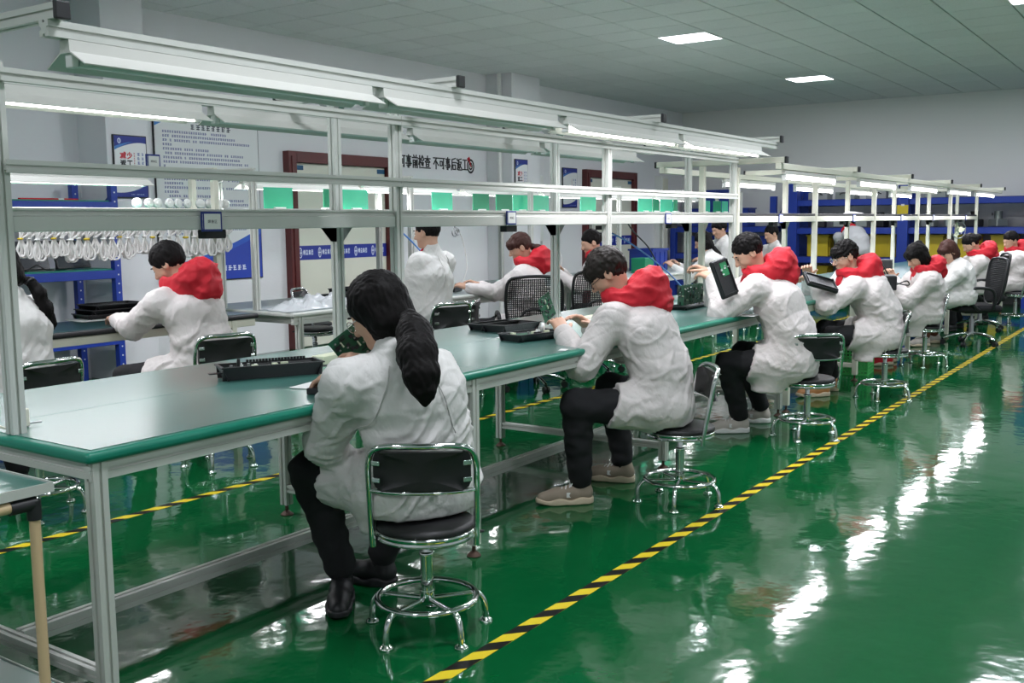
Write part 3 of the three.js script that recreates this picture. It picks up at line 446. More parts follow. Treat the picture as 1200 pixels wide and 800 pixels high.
[[1.52, 2.72], [2.9, 4.05], [4.82, 5.98], [6.05, 7.25], [7.35, 8.55], [8.65, 9.85], [9.95, 11.1], [11.2, 12.4]].forEach(([a, b], i) => tubeLamp(a, b, 1.667, -5.58, 1, ['lit lamp at the open end of the cream shelf frame', 'lit lamp above the hanging white cables', 'lit lamp over the plastic bags on the inner bench', 'lit lamp over the upright man with the red collar', 'lit lamp over the red hooded woman at the inner bench', 'lit lamp over the black haired woman at the inner bench', 'lit lamp over the blue bin on the inner bench', 'lit lamp over the long haired woman at the inner bench'][i]));
// lamp stand-offs between the shelf frames and the lamps are thin drop rods
// ---------------------------------------------------------------- blue racks
function rack(o) {
  const { x0, x1, z0, z1, h, levels } = o, t = thing('storage_rack', o.label, 'rack', [0, 0, 0], 0, 'blue storage racks'), w = o.post ?? 0.06;
  const along = (x1 - x0) > (z1 - z0);
  const xs = along ? o.posts : [x0, x1], zs = along ? [z0, z1] : o.posts;
  for (const x of xs) for (const z of zs) {
    const p = obj('upright', [rbx(w, h, w, x, h / 2, z, 0.004, 1)], M.blue, t);
    if (o.holes) { const hs = []; for (let y = 0.2; y < h; y += 0.075) hs.push(cyl(0.007, 0.007, 0.002, 0, 0, 0, 8).rotateX(Math.PI / 2).translate(x, y, z + w / 2 + 0.0005)); const q = obj('slots', hs, M.white, p); q.userData.kind = 'stuff'; }
  }
  for (const y of levels) {
    obj('shelf_panel', span([x0 - 0.01, y - 0.012, z0], [x1 + 0.01, y, z1], 0.002), o.deck ?? M.greenEdge, t);
    if (along) { for (const z of zs) obj('beam', rbx(x1 - x0, 0.07, 0.035, (x0 + x1) / 2, y - 0.047, z + (z === z1 ? 0.012 : -0.012), 0.004, 1), M.blue, t); }
    else { for (const x of xs) obj('beam', rbx(0.035, 0.09, z1 - z0, x + (x === x0 ? -0.012 : 0.012), y - 0.057, (z0 + z1) / 2, 0.004, 1), M.blue, t); }
  }
  for (const p of o.posts) for (const y of [0.3, h - 0.5]) obj('brace', along ? rod([p, y, z0], [p, y + 0.4, z1], 0.012, 6) : rod([x0, y, p], [x1, y + 0.4, p], 0.012, 6), M.blueDark, t);
  return t;
}
rack({ x0: 3.1, x1: 5.11, z0: -8.05, z1: -7.5, h: 1.72, levels: [0.45, 1.0, 1.56], posts: [3.1, 5.11], holes: true, label: 'blue steel rack with green shelves beside the wall pillar' });
rack({ x0: 16.85, x1: 17.45, z0: -5.8, z1: -0.6, h: 1.95, levels: [0.28, 0.74, 1.22, 1.68], posts: [-5.8, -4.02, -2.2, -0.6], post: 0.16, deck: M.blueDark, label: 'heavy blue rack along the far wall filled with yellow bins' });
rack({ x0: 16.85, x1: 17.45, z0: -8.0, z1: -6.15, h: 1.75, levels: [0.3, 0.78, 1.25], posts: [-8.0, -6.15], post: 0.1, deck: M.blueDark, label: 'blue rack in the far corner with blue boxes on top' });
// yellow bins
function bin(w, h, d, mat, label, pos, turn, group) {
  const t = thing('storage_bin', label, 'bin', pos, turn, group), k = 0.006;
  obj('body', [bx(w, k, d, 0, k / 2, 0), bx(w, h, k, 0, h / 2, d / 2 - k / 2), bx(w, h, k, 0, h / 2, -d / 2 + k / 2), bx(k, h, d, w / 2 - k / 2, h / 2, 0), bx(k, h, d, -w / 2 + k / 2, h / 2, 0)], mat, t);
  obj('rim', [bx(w + 0.03, 0.022, 0.018, 0, h - 0.011, d / 2 + 0.005), bx(w + 0.03, 0.022, 0.018, 0, h - 0.011, -d / 2 - 0.005), bx(0.018, 0.022, d + 0.03, w / 2 + 0.005, h - 0.011, 0), bx(0.018, 0.022, d + 0.03, -w / 2 - 0.005, h - 0.011, 0)], mat, t);
  for (const s of [-0.3, 0, 0.3]) obj('rib', bx(0.012, h * 0.8, 0.012, w * s, h * 0.45, d / 2 + 0.004), mat, t);
  return t;
}
const binRows = [[0.74, 0.36], [0.28, 0.3]];
const bays = [-5.43, -4.91, -4.39, -3.63, -3.11, -2.59, -1.8, -1.4];
binRows.forEach(([y, h], r) => bays.forEach((z, i) => bin(0.3, h, 0.36, M.yellow, 'yellow bin ' + (r ? 'on the bottom level' : 'below the metal parts') + (i < 3 ? ' in the bay next to the corner rack' : i < 6 ? ' in the middle bay of the far rack' : ' in the last bay of the far rack'), [17.15, y, z], 0, 'yellow bins ' + r + (i < 3 ? 'a' : i < 6 ? 'b' : 'c'))));
for (let i = 0; i < 9; i++) { const t = thing('motor_part', 'dark grey metal part on the upper level of the far blue rack', 'machine part', [17.15, 1.22, [-5.45, -5.12, -4.79, -4.46, -3.7, -3.37, -3.04, -2.7, -1.5][i]], rr(0, 3), 'metal parts on the rack'); obj('housing', [rbx(0.2, 0.12, 0.22, 0, 0.06, 0, 0.02, 2), cyl(0.06, 0.06, 0.2, 0, 0.14, 0, 14)], i % 3 ? M.aluDark : M.black, t); obj('terminal_block', rbx(0.12, 0.04, 0.05, 0, 0.2, 0.06, 0.005), M.steel, t); }
for (let i = 0; i < 5; i++) { const t = thing('instrument_case', 'grey instrument case on the top of the far blue rack', 'case', [17.15, 1.68, [-5.45, -5.0, -4.5, -3.6, -3.1][i]], 0, 'instrument cases on the rack top'); obj('case_body', rbx(0.3, 0.12, 0.32, 0, 0.06, 0, 0.01), i % 2 ? M.aluDark : std(lin(0.35, 0.36, 0.36), 0.5), t); obj('handle', tube([[-0.155, 0.08, -0.08], [-0.19, 0.1, -0.05], [-0.19, 0.1, 0.05], [-0.155, 0.08, 0.08]], 0.008, 16, 6), M.black, t); }
for (let i = 0; i < 3; i++) bin(0.34, 0.32, 0.5, M.blue, 'blue plastic box stacked on the corner rack', [17.15, i < 2 ? 1.25 : 1.57, i < 2 ? -7.5 + i * 0.6 : -7.2], 0, 'blue boxes on the corner rack');
for (const y of [0.3, 0.78]) for (let i = 0; i < 3; i++) bin(0.34, 0.3, 0.46, M.blue, 'blue plastic box on an inner level of the corner rack', [17.15, y, -7.6 + i * 0.53], 0, 'blue boxes inside the corner rack');
{ const t = thing('label_sheet', 'yellow paper label taped high on the far blue upright', 'label', [16.755, 1.5, -4.02]); obj('sheet', rbx(0.004, 0.14, 0.17, 0, 0, 0, 0.001), M.yellow, t); obj('tape', rbx(0.005, 0.03, 0.05, -0.001, 0.07, 0, 0.001), M.paper, t); }

bin(0.5, 0.3, 0.36, M.blue, 'blue crate on the floor under the inner bench beside the mesh chair', [7.65, 0, -5.35], 0);
bin(0.5, 0.3, 0.36, M.blue, 'blue crate on the floor under the inner bench next to the green crate', [8.75, 0, -5.35], 0);
bin(0.5, 0.3, 0.36, M.greenDeep, 'green crate on the floor under the inner bench', [9.45, 0, -5.35], 0);
// ---------------------------------------------------------------- people: distance fields meshed with surface nets
const vsub = (a, b) => [a[0] - b[0], a[1] - b[1], a[2] - b[2]], vadd = (a, b) => [a[0] + b[0], a[1] + b[1], a[2] + b[2]], vmul = (a, s) => [a[0] * s, a[1] * s, a[2] * s], vdot = (a, b) => a[0] * b[0] + a[1] * b[1] + a[2] * b[2];
const vlen = (a) => Math.hypot(...a), vnorm = (a) => vmul(a, 1 / (vlen(a) || 1)), vlerp = (a, b, t) => [a[0] + (b[0] - a[0]) * t, a[1] + (b[1] - a[1]) * t, a[2] + (b[2] - a[2]) * t], vcross = (a, b) => [a[1] * b[2] - a[2] * b[1], a[2] * b[0] - a[0] * b[2], a[0] * b[1] - a[1] * b[0]];
const smin = (a, b, k) => { const h = Math.max(k - Math.abs(a - b), 0) / k; return Math.min(a, b) - h * h * k * 0.25; };
const smax = (a, b, k) => -smin(-a, -b, k);
// tapered capsule
function cone(a, b, r1, r2) { const d = vsub(b, a), L2 = vdot(d, d) || 1e-9; return (p) => { const q = [p[0] - a[0], p[1] - a[1], p[2] - a[2]]; const t = clamp((q[0] * d[0] + q[1] * d[1] + q[2] * d[2]) / L2); return Math.hypot(q[0] - d[0] * t, q[1] - d[1] * t, q[2] - d[2] * t) - (r1 + (r2 - r1) * t); }; }
// ellipsoid in a frame F (origin o, axes x,y,z)
const frame = (o, x, y, z) => ({ o, x, y, z, to: (p) => { const q = [p[0] - o[0], p[1] - o[1], p[2] - o[2]]; return [vdot(q, x), vdot(q, y), vdot(q, z)]; }, at: (l) => [o[0] + x[0] * l[0] + y[0] * l[1] + z[0] * l[2], o[1] + x[1] * l[0] + y[1] * l[1] + z[1] * l[2], o[2] + x[2] * l[0] + y[2] * l[1] + z[2] * l[2]] });
const ellL = (l, c, r) => { const a = (l[0] - c[0]) / r[0], b = (l[1] - c[1]) / r[1], d = (l[2] - c[2]) / r[2]; const k0 = Math.hypot(a, b, d), k1 = Math.hypot(a / r[0], b / r[1], d / r[2]); return k1 < 1e-6 ? -Math.min(...r) : k0 * (k0 - 1) / k1; };
function net(f, lo, hi, c, uvScale) {
  const nx = Math.ceil((hi[0] - lo[0]) / c) + 2, ny = Math.ceil((hi[1] - lo[1]) / c) + 2, nz = Math.ceil((hi[2] - lo[2]) / c) + 2, F = new Float32Array(nx * ny * nz).fill(1), B = 4, id = (i, j, k) => i + nx * (j + ny * k);
  const skip = B * c * 0.5 * 1.7321 * 1.5 + c;
  for (let bk = 0; bk < nz; bk += B) for (let bj = 0; bj < ny; bj += B) for (let bi = 0; bi < nx; bi += B) {
    const dm = f([lo[0] + (bi + B / 2) * c, lo[1] + (bj + B / 2) * c, lo[2] + (bk + B / 2) * c]), far = Math.abs(dm) > skip;
    for (let k = bk; k < Math.min(nz, bk + B); k++) for (let j = bj; j < Math.min(ny, bj + B); j++) for (let i = bi; i < Math.min(nx, bi + B); i++) F[id(i, j, k)] = far ? dm : f([lo[0] + i * c, lo[1] + j * c, lo[2] + k * c]);
  }
  const idx = new Int32Array(nx * ny * nz).fill(-1), P = [], I = [];
  for (let k = 0; k < nz - 1; k++) for (let j = 0; j < ny - 1; j++) for (let i = 0; i < nx - 1; i++) {
    const v = []; let m = 0; for (let n = 0; n < 8; n++) { const q = F[id(i + (n & 1), j + (n >> 1 & 1), k + (n >> 2))]; v.push(q); if (q < 0) m |= 1 << n; }
    if (m === 0 || m === 255) continue;
    let x = 0, y = 0, z = 0, s = 0;
    for (let a = 0; a < 8; a++) for (const bit of [1, 2, 4]) { if (a & bit) continue; const b = a | bit; if ((v[a] < 0) === (v[b] < 0)) continue; const t = v[a] / (v[a] - v[b]); x += (a & 1) + (bit === 1 ? t : 0); y += (a >> 1 & 1) + (bit === 2 ? t : 0); z += (a >> 2) + (bit === 4 ? t : 0); s++; }
    idx[id(i, j, k)] = P.length / 3; P.push(lo[0] + (i + x / s) * c, lo[1] + (j + y / s) * c, lo[2] + (k + z / s) * c);
  }
  const quad = (a, b, d, e, flip) => { if (a < 0 || b < 0 || d < 0 || e < 0) return; flip ? I.push(a, d, b, a, e, d) : I.push(a, b, d, a, d, e); };
  for (let k = 1; k < nz - 1; k++) for (let j = 1; j < ny - 1; j++) for (let i = 1; i < nx - 1; i++) {
    const s = F[id(i, j, k)] < 0;
    if (s !== F[id(i + 1, j, k)] < 0) quad(idx[id(i, j - 1, k - 1)], idx[id(i, j, k - 1)], idx[id(i, j, k)], idx[id(i, j - 1, k)], !s);
    if (s !== F[id(i, j + 1, k)] < 0) quad(idx[id(i - 1, j, k - 1)], idx[id(i - 1, j, k)], idx[id(i, j, k)], idx[id(i, j, k - 1)], !s);
    if (s !== F[id(i, j, k + 1)] < 0) quad(idx[id(i - 1, j - 1, k)], idx[id(i, j - 1, k)], idx[id(i, j, k)], idx[id(i - 1, j, k)], !s);
  }
  const g = new THREE.BufferGeometry(); g.setAttribute('position', new THREE.BufferAttribute(new Float32Array(P), 3)); g.setIndex(I); g.computeVertexNormals();
  return g;
}
// push vertices along their normals by fn(x,y,z), then give uv in metres
function finish(g, fn, uvs = 2.2) {
  const p = g.attributes.position, n = g.attributes.normal;
  if (fn) { for (let i = 0; i < p.count; i++) { const x = p.getX(i), y = p.getY(i), z = p.getZ(i), d = fn(x, y, z, n.getX(i), n.getY(i), n.getZ(i)); p.setXYZ(i, x + n.getX(i) * d, y + n.getY(i) * d, z + n.getZ(i) * d); } g.computeVertexNormals(); }
  const uv = new Float32Array(p.count * 2); for (let i = 0; i < p.count; i++) { uv[2 * i] = (p.getX(i) + p.getZ(i) * 0.8) * uvs; uv[2 * i + 1] = (p.getY(i) + p.getZ(i) * 0.25) * uvs; }
  g.setAttribute('uv', new THREE.BufferAttribute(uv, 2)); return g;
}
const bounds = (pts, m) => [[0, 1, 2].map((i) => Math.min(...pts.map((p) => p[i])) - m), [0, 1, 2].map((i) => Math.max(...pts.map((p) => p[i])) + m)];
function ik(a, b, l1, l2, pole) { let d = vsub(b, a), L = vlen(d); const mx = (l1 + l2) * 0.995; if (L > mx) { d = vmul(d, mx / L); L = mx; b = vadd(a, d); } const u = vnorm(d), x = (l1 * l1 - l2 * l2 + L * L) / (2 * L), h = Math.sqrt(Math.max(0, l1 * l1 - x * x)); let q = vsub(pole, vmul(u, vdot(pole, u))); q = vnorm(q); return [vadd(vadd(a, vmul(u, x)), vmul(q, h)), b]; }
// hand: wrist w, pointing d, back-of-hand normal n, side (+1 left hand), curl 0..1
function handField(w, d, n, side, curl, spread = 0.1) {
  d = vnorm(d); n = vnorm(vsub(n, vmul(d, vdot(n, d)))); const s = vmul(vcross(n, d), side), F = (a, b, c) => vadd(w, vadd(vadd(vmul(s, a), vmul(n, b)), vmul(d, c))), parts = [], pts = [w];   // s points to the thumb side
  const palm = [cone(F(0.022, 0, 0.01), F(0.026, 0.002, 0.08), 0.019, 0.0145), cone(F(0.0, 0, 0.0), F(0.004, 0.003, 0.085), 0.02, 0.015), cone(F(-0.02, 0, 0.012), F(-0.02, 0.002, 0.08), 0.018, 0.0135), cone(F(0, 0, -0.06), F(0, 0, 0.01), 0.024, 0.024)];
  const L = [[0.03, 0.072, 0.0092], [0.01, 0.08, 0.0094], [-0.01, 0.074, 0.009], [-0.028, 0.058, 0.008]];
  L.forEach(([x, len, r], i) => { let p = F(x, 0.002, 0.082), ang = 0.12 + curl * (0.5 + i * 0.05); const sp = (1.5 - i) * spread; for (const [k, f] of [[0, 0.44], [1, 0.32], [2, 0.26]]) { const dir = vnorm(vadd(vadd(vmul(d, Math.cos(ang)), vmul(n, -Math.sin(ang))), vmul(s, sp * 0.5))); const q = vadd(p, vmul(dir, len * f)); parts.push(cone(p, q, r * (1 - k * 0.06), r * (0.95 - k * 0.08))); pts.push(q); p = q; ang += 0.15 + curl * 0.75; } });
  let p = F(0.03, -0.004, 0.022), th = vnorm(vadd(vadd(vmul(d, 0.72), vmul(s, 0.62)), vmul(n, -0.25 - curl * 0.3))); for (const [l, r, r2] of [[0.04, 0.0125, 0.011], [0.03, 0.0108, 0.0095], [0.024, 0.0098, 0.0078]]) { const q = vadd(p, vmul(th, l)); parts.push(cone(p, q, r, r2)); pts.push(q); p = q; th = vnorm(vadd(th, vadd(vmul(d, 0.22), vmul(n, -curl * 0.3)))); }
  return { f: (q) => { let a = 9; for (const c of palm) a = smin(a, c(q), 0.016); let b = 9; for (const c of parts) b = Math.min(b, c(q)); return smin(a, b, 0.008); }, pts };
}
// shoe at heel point, pointing dir (horizontal)
const shoeCache = {};
function shoe(parent, ank, dir, tilt, mats, cell) {
  const k = cell.toFixed(4);
  if (!shoeCache[k]) {
    const foot = [[0, 0.05, 0.0, 0.037], [0, 0.052, 0.06, 0.038], [0, 0.04, 0.14, 0.037], [0.004, 0.032, 0.205, 0.03]];
    const up = (p) => { const q = [p[0], p[1], p[2]]; let a = 9; for (let i = 0; i < 3; i++) a = smin(a, cone([foot[i][0], foot[i][1], foot[i][2]], [foot[i + 1][0], foot[i + 1][1], foot[i + 1][2]], foot[i][3], foot[i + 1][3])(q), 0.02); a = smin(a, cone([0, 0.06, 0.0], [0, 0.085, 0.008], 0.034, 0.038)(q), 0.02); a = smax(a, -cone([0, 0.13, 0.012], [0, 0.075, 0.012], 0.03, 0.026)(q), 0.008); return Math.max(a, 0.02 - p[1]); };
    const upper = finish(net(up, [-0.06, 0, -0.06], [0.06, 0.13, 0.26], cell));
    const so = (p) => { const fl = [p[0], 0, p[2]]; let a = 9; for (let i = 0; i < 3; i++) a = smin(a, cone([foot[i][0], 0, foot[i][2]], [foot[i + 1][0], 0, foot[i + 1][2]], foot[i][3] + 0.006, foot[i + 1][3] + 0.007)(fl), 0.02); const top = 0.03 + 0.012 * clamp((0.03 - p[2]) / 0.09) + 0.006 * Math.sin(p[2] * 60); return smax(smax(a, p[1] - top, 0.006), 0.001 + 0.012 * clamp((p[2] - 0.17) / 0.06) - p[1], 0.004); };
    const sole = finish(net(so, [-0.06, -0.01, -0.06], [0.06, 0.06, 0.26], cell));
    const laces = []; for (let i = 0; i < 5; i++) { const z = 0.07 + i * 0.02, y = 0.094 - i * 0.0065; laces.push(tube([[-0.024, y - 0.012, z - 0.006], [-0.01, y, z], [0.01, y, z + 0.004], [0.024, y - 0.012, z + 0.01]], 0.0032, 8, 5)); } laces.push(tube([[0, 0.098, 0.066], [-0.015, 0.11, 0.06], [-0.026, 0.09, 0.07], [0, 0.098, 0.066], [0.018, 0.11, 0.062], [0.028, 0.088, 0.075]], 0.0028, 20, 5));
    shoeCache[k] = { upper, sole, laces: merge(laces), panel: merge([rbx(0.005, 0.024, 0.045, 0.0375, 0.05, 0.075, 0.002), rbx(0.005, 0.024, 0.045, -0.0375, 0.05, 0.075, 0.002)]) };
  }
  const c = shoeCache[k], u = obj('shoe', c.upper, mats[0], parent); u.position.set(...ank); u.rotation.set(tilt, Math.atan2(dir[0], dir[2]), 0, 'YXZ');
  obj('sole', c.sole, mats[1], u); if (mats[2]) { obj('laces', c.laces, mats[2], u); obj('side_panel', c.panel, mats[2], u); }
  return u;
}
/* person: world-space targets
   o.pos [x,z] seat point, o.seat height, o.face [dx,dz], o.head [x,y,z] world, o.look {yaw,pitch,roll} relative to facing, o.hands [[x,y,z],[x,y,z]] left,right world, o.feet [[x,z],[x,z]] */
function person(o) {
  const t = thing('person', o.label, 'person', [o.pos[0], 0, o.pos[1]], 0, 'workers at the benches'), L = (p) => [p[0] - o.pos[0], p[1], p[2] - o.pos[1]];
  const fd = vnorm([o.face[0], 0, o.face[1]]), lf = [fd[2], 0, -fd[0]], U = [0, 1, 0], cell = o.cell ?? 0.014, S = o.size ?? 1, fine = cell < 0.0135;
  const seat = o.seat ?? 0.39, P = [0, seat + 0.085, 0], H = L(o.head);
  const ST = o.stool ? [o.stool[0] - o.pos[0], o.stool[1] - o.pos[1]] : [0, 0];
  // head frame
  const lk = o.look ?? {}, yaw = lk.yaw ?? 0, pit = lk.pitch ?? 0.45; const hf0 = vnorm(vadd(vmul(fd, Math.cos(yaw)), vmul(lf, Math.sin(yaw)))); const hz = vnorm(vadd(vmul(hf0, Math.cos(pit)), vmul(U, -Math.sin(pit)))); let hx = vnorm(vcross(U, hz)); if (lk.roll) hx = vnorm(vadd(hx, vmul(U, lk.roll))); const hy = vcross(hz, hx); const HF = frame(H, hx, hy, hz);
  const hs = 0.94 * S, sc = (l) => vmul(l, hs);
  const N = vadd(vadd(H, vmul(vadd(vmul(hy, 0.5), vmul(U, 0.5)), -0.165)), vmul(fd, -0.035));         // base of the neck
  const up1 = vadd(P, vmul(U, 0.26)), bez = (s) => vlerp(vlerp(P, up1, s), vlerp(up1, N, s), s);
  const W = bez(0.35), C = bez(0.7), tdir = vnorm(vsub(N, C));
  const shW = o.shoulder ?? 0.16, drop = o.shDrop ?? 0.06, roll = o.roll ?? 0.03;
  const SH = [1, -1].map((s) => vadd(vadd(vadd(N, vmul(lf, s * shW)), vmul(U, -drop)), vmul(fd, roll)));
  const hands = o.hands.map(L), el = [], wr = [];
  [1, -1].forEach((s, i) => { const pole = vadd(vadd(vmul(U, -1), vmul(lf, s * (o.flare ?? 0.45))), vmul(fd, -0.25)); const [e, w] = ik(SH[i], hands[i], 0.27 * S, 0.245 * S, pole); el.push(e); wr.push(w); });
  const HIP = [1, -1].map((s) => vadd(P, vmul(lf, s * 0.085))), feet = o.feet.map((f) => [f[0] - o.pos[0], 0, f[1] - o.pos[1]]), ank = feet.map((f) => vadd(f, [0, 0.1, 0])), knee = [];
  [1, -1].forEach((s, i) => { const pole = vadd(vmul(U, 1), vadd(vmul(fd, 0.8), vmul(lf, s * (o.kneeOut ?? 0.25)))); const [k, a] = ik(HIP[i], ank[i], 0.41 * S, 0.40 * S, pole); knee.push(k); ank[i] = a; });
  // ---- skin: one body surface from head to feet
  const nk = cone(vadd(N, vmul(U, -0.03)), HF.at(sc([0, -0.05, -0.025])), 0.054, 0.05);
  const headF = (p) => {
    const l = vmul(HF.to(p), 1 / hs); let d = ellL(l, [0, 0.03, -0.015], [0.074, 0.093, 0.094]); const ax = Math.abs(l[0]), m = [ax, l[1], l[2]];
    d = smin(d, cone([0, -0.015, 0.03], [0, -0.085, 0.062], 0.062, 0.028)(l), 0.035); d = smin(d, cone([0.036, -0.045, 0.035], [0.02, -0.085, 0.05], 0.026, 0.02)(m), 0.03);
    d = smin(d, cone([0.03, -0.022, 0.066], [0.034, -0.03, 0.055], 0.02, 0.02)(m), 0.02);               // cheekbones
    d = smin(d, cone([0.012, 0.024, 0.083], [0.04, 0.022, 0.068], 0.01, 0.008)(m), 0.016);              // brow
    d = smax(d, -ellL(m, [0.031, 0.005, 0.094], [0.018, 0.011, 0.014]), 0.014);                         // sockets
    d = smin(d, ellL(m, [0.031, 0.005, 0.075], [0.013, 0.0115, 0.012]), 0.006);
    d = smin(d, cone([0, 0.012, 0.086], [0, -0.028, 0.106], 0.0075, 0.0125)(l), 0.012); d = smin(d, cone([0.008, -0.032, 0.094], [0.012, -0.032, 0.09], 0.0075, 0.007)(m), 0.008);
    d = smin(d, cone([0, -0.055, 0.09], [0.018, -0.056, 0.08], 0.0062, 0.004)(m), 0.006); d = smin(d, cone([0, -0.066, 0.087], [0.014, -0.065, 0.08], 0.0066, 0.004)(m), 0.006);
    d = smin(d, smax(ellL(m, [0.077, -0.004, -0.008], [0.011, 0.033, 0.021]), -ellL(m, [0.088, -0.002, -0.004], [0.008, 0.022, 0.012]), 0.006), 0.006);
    return d * hs;
  };
  const geos = [];
  { const f = (p) => smin(headF(p), nk(p), 0.03); const [lo, hi] = bounds([H, N], 0.135); geos.push(net(f, lo, hi, o.face0 ? 0.012 : fine ? 0.0042 : 0.007)); }
  const hn = o.handPose ?? [{}, {}];
  [1, -1].forEach((s, i) => { const q = hn[i], d = q.dir ?? vnorm(vadd(vsub(wr[i], el[i]), [0, 0, 0])), n = q.n ?? vadd(U, vmul(lf, s * 0.3)); const h = handField(wr[i], d, n, -s, q.curl ?? 0.45); const [lo, hi] = bounds(h.pts, 0.035); geos.push(net(h.f, lo, hi, fine ? 0.0034 : 0.006)); });
  { const bones = [cone(P, C, 0.1, 0.1), cone(C, N, 0.1, 0.045), cone(SH[0], SH[1], 0.045, 0.045)]; for (const i of [0, 1]) bones.push(cone(SH[i], el[i], 0.045, 0.036), cone(el[i], wr[i], 0.036, 0.024), cone(HIP[i], knee[i], 0.07, 0.05), cone(knee[i], ank[i], 0.048, 0.033)); const f = (p) => { let a = 9; for (const b of bones) a = smin(a, b(p), 0.03); return a; }; const [lo, hi] = bounds([P, N, ...SH, ...el, ...wr, ...knee, ...ank], 0.12); geos.push(net(f, lo, hi, 0.026)); }
  obj('body', geos.map((g) => { const q = g.toNonIndexed(); q.setAttribute('uv', new THREE.BufferAttribute(new Float32Array(q.attributes.position.count * 2), 2)); return q; }), o.skin ?? M.skin, t);
  // ---- eyes and brows
  if (fine || o.eyes) { const e = []; for (const s of [-1, 1]) { const g = new THREE.SphereGeometry(0.0072, 10, 8).scale(1.3, 0.55, 0.5), m4 = new THREE.Matrix4().makeBasis(V(...hx), V(...hy), V(...hz)); g.translate(s * 0.031 * hs, 0.004 * hs, 0.0865 * hs); e.push(g); const b = rbx(0.03, 0.006, 0.008, s * 0.033 * hs, 0.028 * hs, 0.088 * hs, 0.003); e.push(b); } for (const g of e) g.applyMatrix4(new THREE.Matrix4().makeBasis(V(...hx), V(...hy), V(...hz)).setPosition(...H)); obj('eyes', [e[0], e[2]], M.black, t); obj('brows', [e[1], e[3]], M.hair, t); }
  // ---- coat
  const coatR = o.bulk ?? 1, sx = 0.76, TF = frame([0, 0, 0], lf, U, fd), flatc = (a, b, r1, r2) => { const A = TF.to(a), B = TF.to(b); A[0] *= sx; B[0] *= sx; const c = cone(A, B, r1, r2); return (p) => { const q = TF.to(p); q[0] *= sx; return c(q); }; };
  const coat = [[flatc(vadd(P, [0, -0.02, 0]), W, 0.126 * coatR, 0.122 * coatR), 0.05], [flatc(W, C, 0.128 * coatR, 0.128 * coatR), 0.05], [flatc(C, vadd(N, vmul(tdir, -0.06)), 0.128 * coatR, 0.085), 0.05], [cone(vadd(SH[0], vmul(U, -0.012)), vadd(SH[1], vmul(U, -0.012)), 0.066, 0.066), 0.06]];
  for (const i of [0, 1]) { const cuff = vlerp(el[i], wr[i], 0.93); coat.push([cone(SH[i], el[i], 0.070 * coatR, 0.067 * coatR), 0.035], [cone(el[i], cuff, 0.064 * coatR, 0.046 * coatR), 0.03]); const kf = o.skirt ?? 0.55; { const hp = vadd(HIP[i], [0, 0.005, 0]), td = vsub(knee[i], HIP[i]), tl = vlen(td), tn = vnorm(td), cc = cone(hp, vlerp(HIP[i], knee[i], kf + 0.3), 0.108 * coatR, 0.094 * coatR); coat.push([(p) => smax(cc(p), vdot(vsub(p, hp), tn) - kf * tl - 0.04 + 0.25 * (p[1] - hp[1]), 0.012), 0.05]); } }
  for (const i of [0, 1]) coat.push([cone(vadd(N, vmul(U, -0.035)), vadd(SH[i], vmul(U, 0.0)), 0.064, 0.066), 0.05]);
  for (const h of o.hem ?? []) { const cc = cone(...h); coat.push([(p) => smax(cc(p), h[1][1] - p[1], 0.01), 0.06]); }
  const collar = cone(vadd(N, vmul(U, -0.02)), vadd(N, vmul(U, 0.03)), 0.078, 0.068);
  const coatF = (p) => { let a = 9; for (const [c, k] of coat) a = smin(a, c(p), k); a = smin(a, collar(p), 0.03); return Math.max(a, seat + 0.004 - p[1] - (Math.hypot(p[0] - ST[0], p[2] - ST[1]) > 0.175 ? 0.3 : 0)); };
  { const [lo, hi] = bounds([P, N, ...SH, ...el, ...wr, ...HIP.map((h, i) => vlerp(h, knee[i], 0.7)), ...(o.hem ?? []).map((h) => h[1])], 0.19);
    const g = net(coatF, lo, hi, cell), s0 = rnd() * 50, amp = o.fold ?? 0.0115;
    finish(g, (x, y, z, nx, ny, nz) => {
      const low = clamp((0.88 - y) / 0.4), u = vdot([x, 0, z], lf), v = vdot([x, 0, z], fd), w = ns(x * 4 + s0, y * 4, z * 4);
      const q = ns(u * 2.2 + s0, y * 9 + u * 6 + w * 0.7, v * 2.2), r = ns(u * 7 + y * 5 + 30, y * 3.2 + s0, v * 7 - y * 4 + w * 0.5), m = 0.5 + 0.5 * ns(x * 3.1, y * 3.1 + 7, z * 3.1 + s0);
      const ridge = (n, k) => Math.exp(-n * n / k);
      const calm = clamp((y - seat + 0.02) / 0.12, 0.25, 1);
      return amp * calm * ((ridge(q, 0.04) - 0.3) * (0.3 + 0.8 * low) * (0.35 + m) + (ridge(r, 0.06) - 0.35) * 0.7 * (1.2 - m) + 0.3 * w - 0.3 * ridge(ns(u * 5 + 3, y * 5 - u * 3 + s0, v * 5 + y * 2), 0.012) + 0.16 * (ridge(ns(u * 12 + 5, y * 15 + w * 2 + s0, v * 12), 0.03) - 0.3) * (0.3 + low));
    });
    const cm = obj('coat', g, o.coatMat ?? (o.hood ? M.coatPink : M.coat), t);
    // raglan seams run from the neck to under each arm
    if (fine) for (const i of [0, 1]) { const s = i ? -1 : 1, pts = []; for (let k = 0; k <= 10; k++) { const q = k / 10; let p = vadd(vlerp(vadd(N, vmul(lf, s * 0.06)), vadd(vadd(SH[i], vmul(U, -0.17)), vmul(lf, -s * 0.02)), q), vmul(fd, -0.2)); let ok = false; for (let m = 0; m < 60; m++) { const d = coatF(p); if (d < 0.007) { ok = true; break; } if (m > 50) break; p = vadd(p, vmul(fd, d * 0.6)); } if (ok && vlen(vsub(p, C)) < 0.4) pts.push(p); } if (pts.length > 6) obj('seam', tube(pts, 0.0022, 20, 5), o.coatMat ?? (o.hood ? M.coatPink : M.coat), cm); } }
